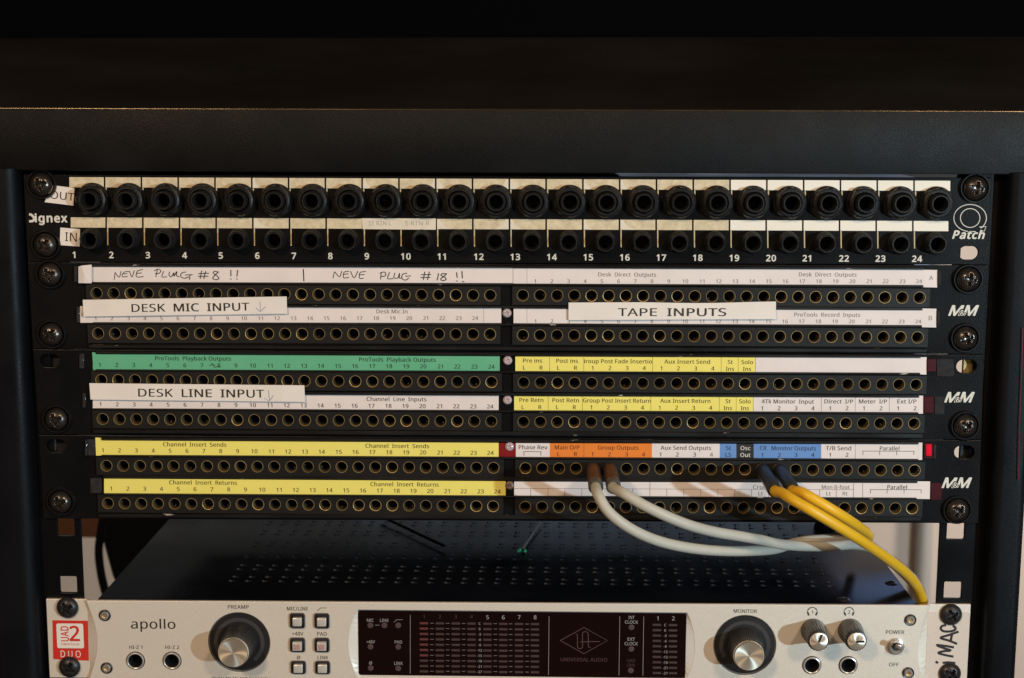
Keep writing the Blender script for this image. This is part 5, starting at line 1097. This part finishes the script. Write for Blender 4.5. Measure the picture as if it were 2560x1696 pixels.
# red sticker on the left ear
mb = MB(); SY = AY-.15
mb.slab(q('B1', 485, 1003), q('B1', 812, 1008), q('B1', 822, 1377), q('B1', 492, 1362), SY, .1, M_STRED)
st = mb.build('sticker', ap, label='red and white square sticker')
mb = MB(); A = at(*q('B1', 530, 1260), SY); B = at(*q('B1', 768, 1034), SY)
plate(mb, rrect(A.x, B.x, A.z, B.z, 1.0), [], SY-.05, .06, M_STWH, .01)
write(mb, '2', M_STRED, SY-.08, q('B1', 692, 1193), 36.5, width=88*640/2367, weight=.018)
write(mb, 'UAD', M_STRED, SY-.08, q('B1', 634, 1128), 18.5, width=38.5, ang=90, weight=.018)
write(mb, 'POWERED PLUG-INS', M_STRED, SY-.08, q('B1', 652, 1234), 5, width=45)
write(mb, 'D U O', M_STWH, SY-.04, q('B1', 655, 1345), 16.5, width=50, weight=.0)
mb.build('sticker_print', st)
# masking tape with marker on the right ear
mb = MB(); A = at(*q('B4', 1452, 1540), AY-.3); B = at(*q('B4', 1868, 928), AY-.3)
plate(mb, rrect(A.x, B.x, A.z-6, B.z, 1.4), [], AY-.3, .2, M_TAPEG, .03)
tpo = mb.build('masking_tape', ap, label='masking tape with upright marker lettering')
mb = MB()
strokes(mb, 'B4', [[(1622, 1396), (1670, 1392), (1725, 1398)], [(1556, 1388), (1567, 1396)], [(1708, 1338), (1640, 1325), (1575, 1305), (1630, 1288), (1690, 1282), (1620, 1258), (1560, 1232), (1640, 1240), (1712, 1252)],
   [(1742, 1218), (1670, 1190), (1595, 1165), (1670, 1140), (1755, 1110)], [(1690, 1200), (1695, 1165), (1702, 1130)], [(1640, 1048), (1608, 1058), (1598, 1082), (1625, 1104), (1680, 1106), (1724, 1094), (1734, 1074), (1716, 1056)]], 1.25, M_PEN, AY-.36)
mb.build('handwriting', tpo)
rack_screws(ap, [q('B1', 605, 905), q('B1', 625, 1455), q('B4', 1707, 970), q('B4', 1697, 1517)], True)
# case behind the panel
TZ = ZT-1.0; CXL, CXR, CD = at(241, 1497).x, at(2299, 1510).x, 300
mb = MB(); mb.box(CXL, CXR, 2.3, CD, TZ-41, TZ, M_TOP); case = mb.build('case', ap, bevel=.6)
# rows of pressed louvres in the lid
mb = MB(); cnt = 0
def louvre(x, y):
    n_ = 10
    V = [(x+1.9*cos(2*pi*i/n_), y+1.5*sin(2*pi*i/n_), TZ+.03) for i in range(n_)]
    mb.add(V, [tuple(range(n_))], M_HOLE)
    V = [(x-1.0, y, TZ+.75)]+[(x-1.0+R_*1.0*cos(2*pi*i/n_), y+R_*.9*sin(2*pi*i/n_), TZ+h_) for R_, h_ in ((.6, .55), (1.0, .035)) for i in range(n_)]
    mb.add(V, [(0, 1+i, 1+(i+1) % n_) for i in range(n_)]+[(1+i, 1+n_+i, 1+n_+(i+1) % n_, 1+(i+1) % n_) for i in range(n_)], M_LOUV, True)
for (v1, v2, ua, ub) in ((1449, 1459.5, 556, 2110), (1420, 1430, 580, 2120), (1390, 1399.5, 600, 2125), (1361, 1370, 612, 2110), (1332, 1341, 640, 2100), (1308, 1316, 655, 2080)):
    ya, yb_ = atz(1280, v1, TZ).y, atz(1280, v2, TZ).y
    for yy, off in ((yb_, 0), (ya, .6)):
        x = -150+off
        while x < 178: louvre(x, yy); x += 9.05
mb.build('vent_louvres', case, kind='stuff')
b = MB(); b.lathe([(3.6, .0), (3.0, .7), (2.0, .9), (1.6, .2), (.01, .2)], M_SCREWB, n=24, ax='z'); ME_LS = b.mesh('lid_screw', (0, 0, 0))[0]
for z, x, y in (('B4', 1140, 663), ('B4', 700, 815)):
    p = atz(*q(z, x, y), TZ); inst('lid_screw', ME_LS, (p.x, p.y, TZ+.02), case)

# =================================================================== PATCH CABLES
def sm3(pts, n=7):
    return [Vector(p) for p in curve([tuple(p) for p in pts], n)]
def cable(name, label, group, hole, path, m, plugm, collar, length=42, r=2.62, pr=3.55):
    H = at(*hole, JY); o = root(name, (H.x, JY, H.z), label, 'cable', group)
    mb = MB(); c0 = (H.x, 0, H.z)
    mb.lathe([(2.4, 5), (2.4, JY-.6)], M_BRASS, c0, 24)
    mb.lathe([(2.4, JY-.6), (3.2, JY-.7), (3.45, JY-1.5), (pr, JY-6), (pr, JY-length+8), (pr-.1, JY-length+2)], plugm, c0, 28)
    pl = mb.build('plug', o)
    mb = MB(); mb.lathe([(pr-.15, JY-length+7.8), (pr+.12, JY-length+7.6), (pr+.12, JY-length+.7), (pr-.2, JY-length), (r+.25, JY-length), (r+.15, JY-length+3)], collar, c0, 28)
    mb.build('collar', pl)
    P = [(H.x, JY-length+4, H.z), (H.x, JY-length-2, H.z)]
    P += [tuple(at(u, v, y)) for u, v, y in path]
    mb = MB(); mb.tube(sm3(P), r, m, 18); mb.build('cord', o)
    return o
hc = lambda i: lp((1313.6, 1170.8), (2286.3, 1176.2), i/23)
q4 = lambda x, y: q('R4', x, y)
gg = 'grey cables plugged into the lowest patch bay'; yg = 'yellow cables plugged into the lowest patch bay'
cable('patch_cable', 'grey cable on the left with brown plug, drooping lowest over the case', gg, hc(4),
  [(1496.5, 1240, -50), (1519, 1277, -54), (1556, 1309, -54), (1607, 1338, -50), (1667, 1359, -43), (1744, 1373, -34), (1820, 1378, -24), (1890, 1377, -14), (1941, 1372, -4), (1990, 1357, 10), (2050, 1349, 16), (2110, 1346, 22), (2172, 1362, 26), (2226, 1398, 27), (2266, 1430, 27), (2291, 1462, 26), (2304, 1492, 24), (2312, 1560, 22)], M_GREY, M_PLUGB, M_PLUGR, 39)
cable('patch_cable', 'grey cable just right of the other with brown plug, passing over it', gg, hc(5),
  [(1560, 1234, -50), (1607, 1262, -54), (1660, 1288, -54), (1722, 1313, -49), (1786, 1330, -40), (1850, 1341, -31), (1901, 1350, -24), (1945, 1360, -17), (2000, 1365.5, -8), (2070, 1366, 2), (2130, 1362, 12), (2172, 1370, 24), (2222, 1402, 30), (2258, 1432, 32), (2286, 1463, 32), (2300, 1494, 30), (2308, 1560, 26)], M_GREY, M_PLUGB, M_PLUGR, 38)
cable('patch_cable', 'yellow cable with black plug crossing in front, running down beside the silver unit', yg, hc(14),
  [(*q4(400, 398), -50), (*q4(480, 448), -56), (*q4(590, 512), -60), (*q4(700, 574), -62), (*q4(900, 692), -60), (*q4(1100, 815), -54), (*q4(1250, 912), -46), (*q4(1450, 1050), -32), (*q4(1610, 1175), -18), (*q4(1715, 1290), -5), (*q4(1770, 1400), 6), (*q4(1800, 1520), 12), (*q4(1815, 1700), 14)], M_YCAB, M_PLUGK, M_PLUGK, 43)
cable('patch_cable', 'yellow cable with black plug lying behind the other yellow one and bending back early', yg, hc(15),
  [(*q4(590, 392), -50), (*q4(700, 450), -54), (*q4(900, 566), -54), (*q4(1050, 660), -48), (*q4(1160, 733), -38), (*q4(1240, 795), -24), (*q4(1262, 835), -8), (*q4(1240, 862), 14), (*q4(1200, 850), 45), (*q4(1180, 840), 80)], M_YCAB, M_PLUGK, M_PLUGK, 42)

# =================================================================== THINGS BEHIND
def thin_tube(name, label, pts, r, m, cat='cable'):
    mb = MB(); mb.tube(sm3(pts), r, m, 12); o = mb.build(name); o['label'] = label; o['category'] = cat; return o
# wall, conduit, wooden board, dark case
mb = MB(); mb.box(-1600, 1600, 900, 960, -900, 900, M_WALL); o = mb.build('wall'); o['kind'] = 'structure'
mb = MB(); mb.box(-1600, 1600, -1600, 1100, -960, -905, M_FLOOR); o = mb.build('floor'); o['kind'] = 'structure'
mb = MB()  # wavy sheet added out of view for the lid to reflect
n_ = 60; xs = [lerp(-950, 440, i/n_) for i in range(n_+1)]; yc = [872+9*sin(i*1.9)+4*sin(i*.7) for i in range(n_+1)]
V = [(x, y, -370) for x, y in zip(xs, yc)]+[(x, y, 520) for x, y in zip(xs, yc)]+[(x, y+3, -370) for x, y in zip(xs, yc)]+[(x, y+3, 520) for x, y in zip(xs, yc)]; k = n_+1
mb.add(V, [(i, i+1, i+1+k, i+k) for i in range(n_)]+[(i+2*k, i+3*k, i+1+3*k, i+1+2*k) for i in range(n_)], M_REFLECTOR, True)
o = mb.build('reflector'); o['label'] = 'grey blue curtain added unseen behind the rack to tint the lid'; o['category'] = 'reflector'
A = at(2315, 1400, 880)
mb = MB(); mb.tube([(A.x, 885, -900), (A.x-4, 885, 300)], 9, M_PIPE, 14); o = mb.build('conduit'); o['label'] = 'thin upright grey conduit on the pale wall behind the rack'; o['category'] = 'pipe'
A = at(222, 1345, 600)
mb = MB(); mb.box(A.x-60, A.x+40, 600, 640, A.z, A.z+150, M_WOOD); o = mb.build('wooden_board', bevel=1); o['label'] = 'orange brown wooden board seen behind the left rail'; o['category'] = 'board'
A = at(285, 1400, 400); B = at(430, 1300, 400)
mb = MB()
pts = [at(252, 1250, 420), at(256, 1345, 420), at(282, 1440, 420), at(298, 1475, 420), at(620, 1475, 420), at(620, 1250, 420)]
n_ = len(pts); V = pts+[p+Vector((0, 120, 0)) for p in pts]
mb.add(V, [tuple(range(n_)), tuple(reversed(range(n_, 2*n_)))]+[(i, i+n_, (i+1) % n_+n_, (i+1) % n_) for i in range(n_)], M_DARK)
o = mb.build('cable_bundle_cover'); o['label'] = 'dark cover hanging behind the left end of the silver unit'; o['category'] = 'cover'
thin_tube('cable_or_reflection', 'thin black cable hanging in the gap beside the left rail', [at(268, 1240, 330), at(252, 1330, 330), at(247, 1380, 330), at(252, 1430, 330), at(262, 1475, 330), at(275, 1520, 330)], 3.2, M_DARK)
thin_tube('cable_or_reflection', 'dark streak standing for a cable reflected in the perforated lid', [atz(950, 1290, TZ+3), atz(1010, 1318, TZ+3), atz(1060, 1342, TZ+3), atz(1112, 1366, TZ+3)], .9, M_DARK)  # dark tube drawn for a cable's reflection in the lid
mb = MB(); P0, P1 = atz(1352, 1306, TZ+2.6), atz(1306, 1374, TZ+1.6)
mb.tube([P0, P0.lerp(P1, .5), P1], [.5, .7, .7], M_TAB, 12)  # rod and green tips modelled in place of a reflection on the lid
tool = root('green_tip_reflection', (P1.x, P1.y, TZ), 'thin dark rod with two green tips standing for a reflection in the perforated lid', 'cable')
mb.build('shaft', tool)
for dx in (-1.6, 1.2):
    mb = MB(); e = P1+Vector((dx, -1.2, 0)); mb.tube([P1+Vector((dx*.3, 0, 0)), e, e+Vector((dx*.4, -2.2, 0))], [.5, 1.1, .8], M_TEAL, 10); mb.build('green_tip', tool)
B0 = at(2056, 1300, 150)
conn = root('black_connector', tuple(B0), 'small black connector hanging behind the yellow cables', 'connector')
mb = MB(); mb.tube([at(2075, 1270, 150), at(2068, 1305, 150), at(2052, 1325, 150), at(2046, 1338, 150)], [5, 6.5, 5, 2], M_DARK, 14); mb.build('connector_body', conn)
mb = MB(); mb.tube([at(2078, 1275, 150), at(2120, 1240, 190)], 2.2, M_DARK, 10); mb.build('connector_lead', conn)
thin_tube('red_reflection', 'thin red line standing for a reflection down the right side post', [at(2557, 820, -9), at(2554, 930, -9), at(2549, 1060, -9), at(2546, 1200, -9)], .22, M_REDLINE)  # red tube drawn for a reflected line on the post
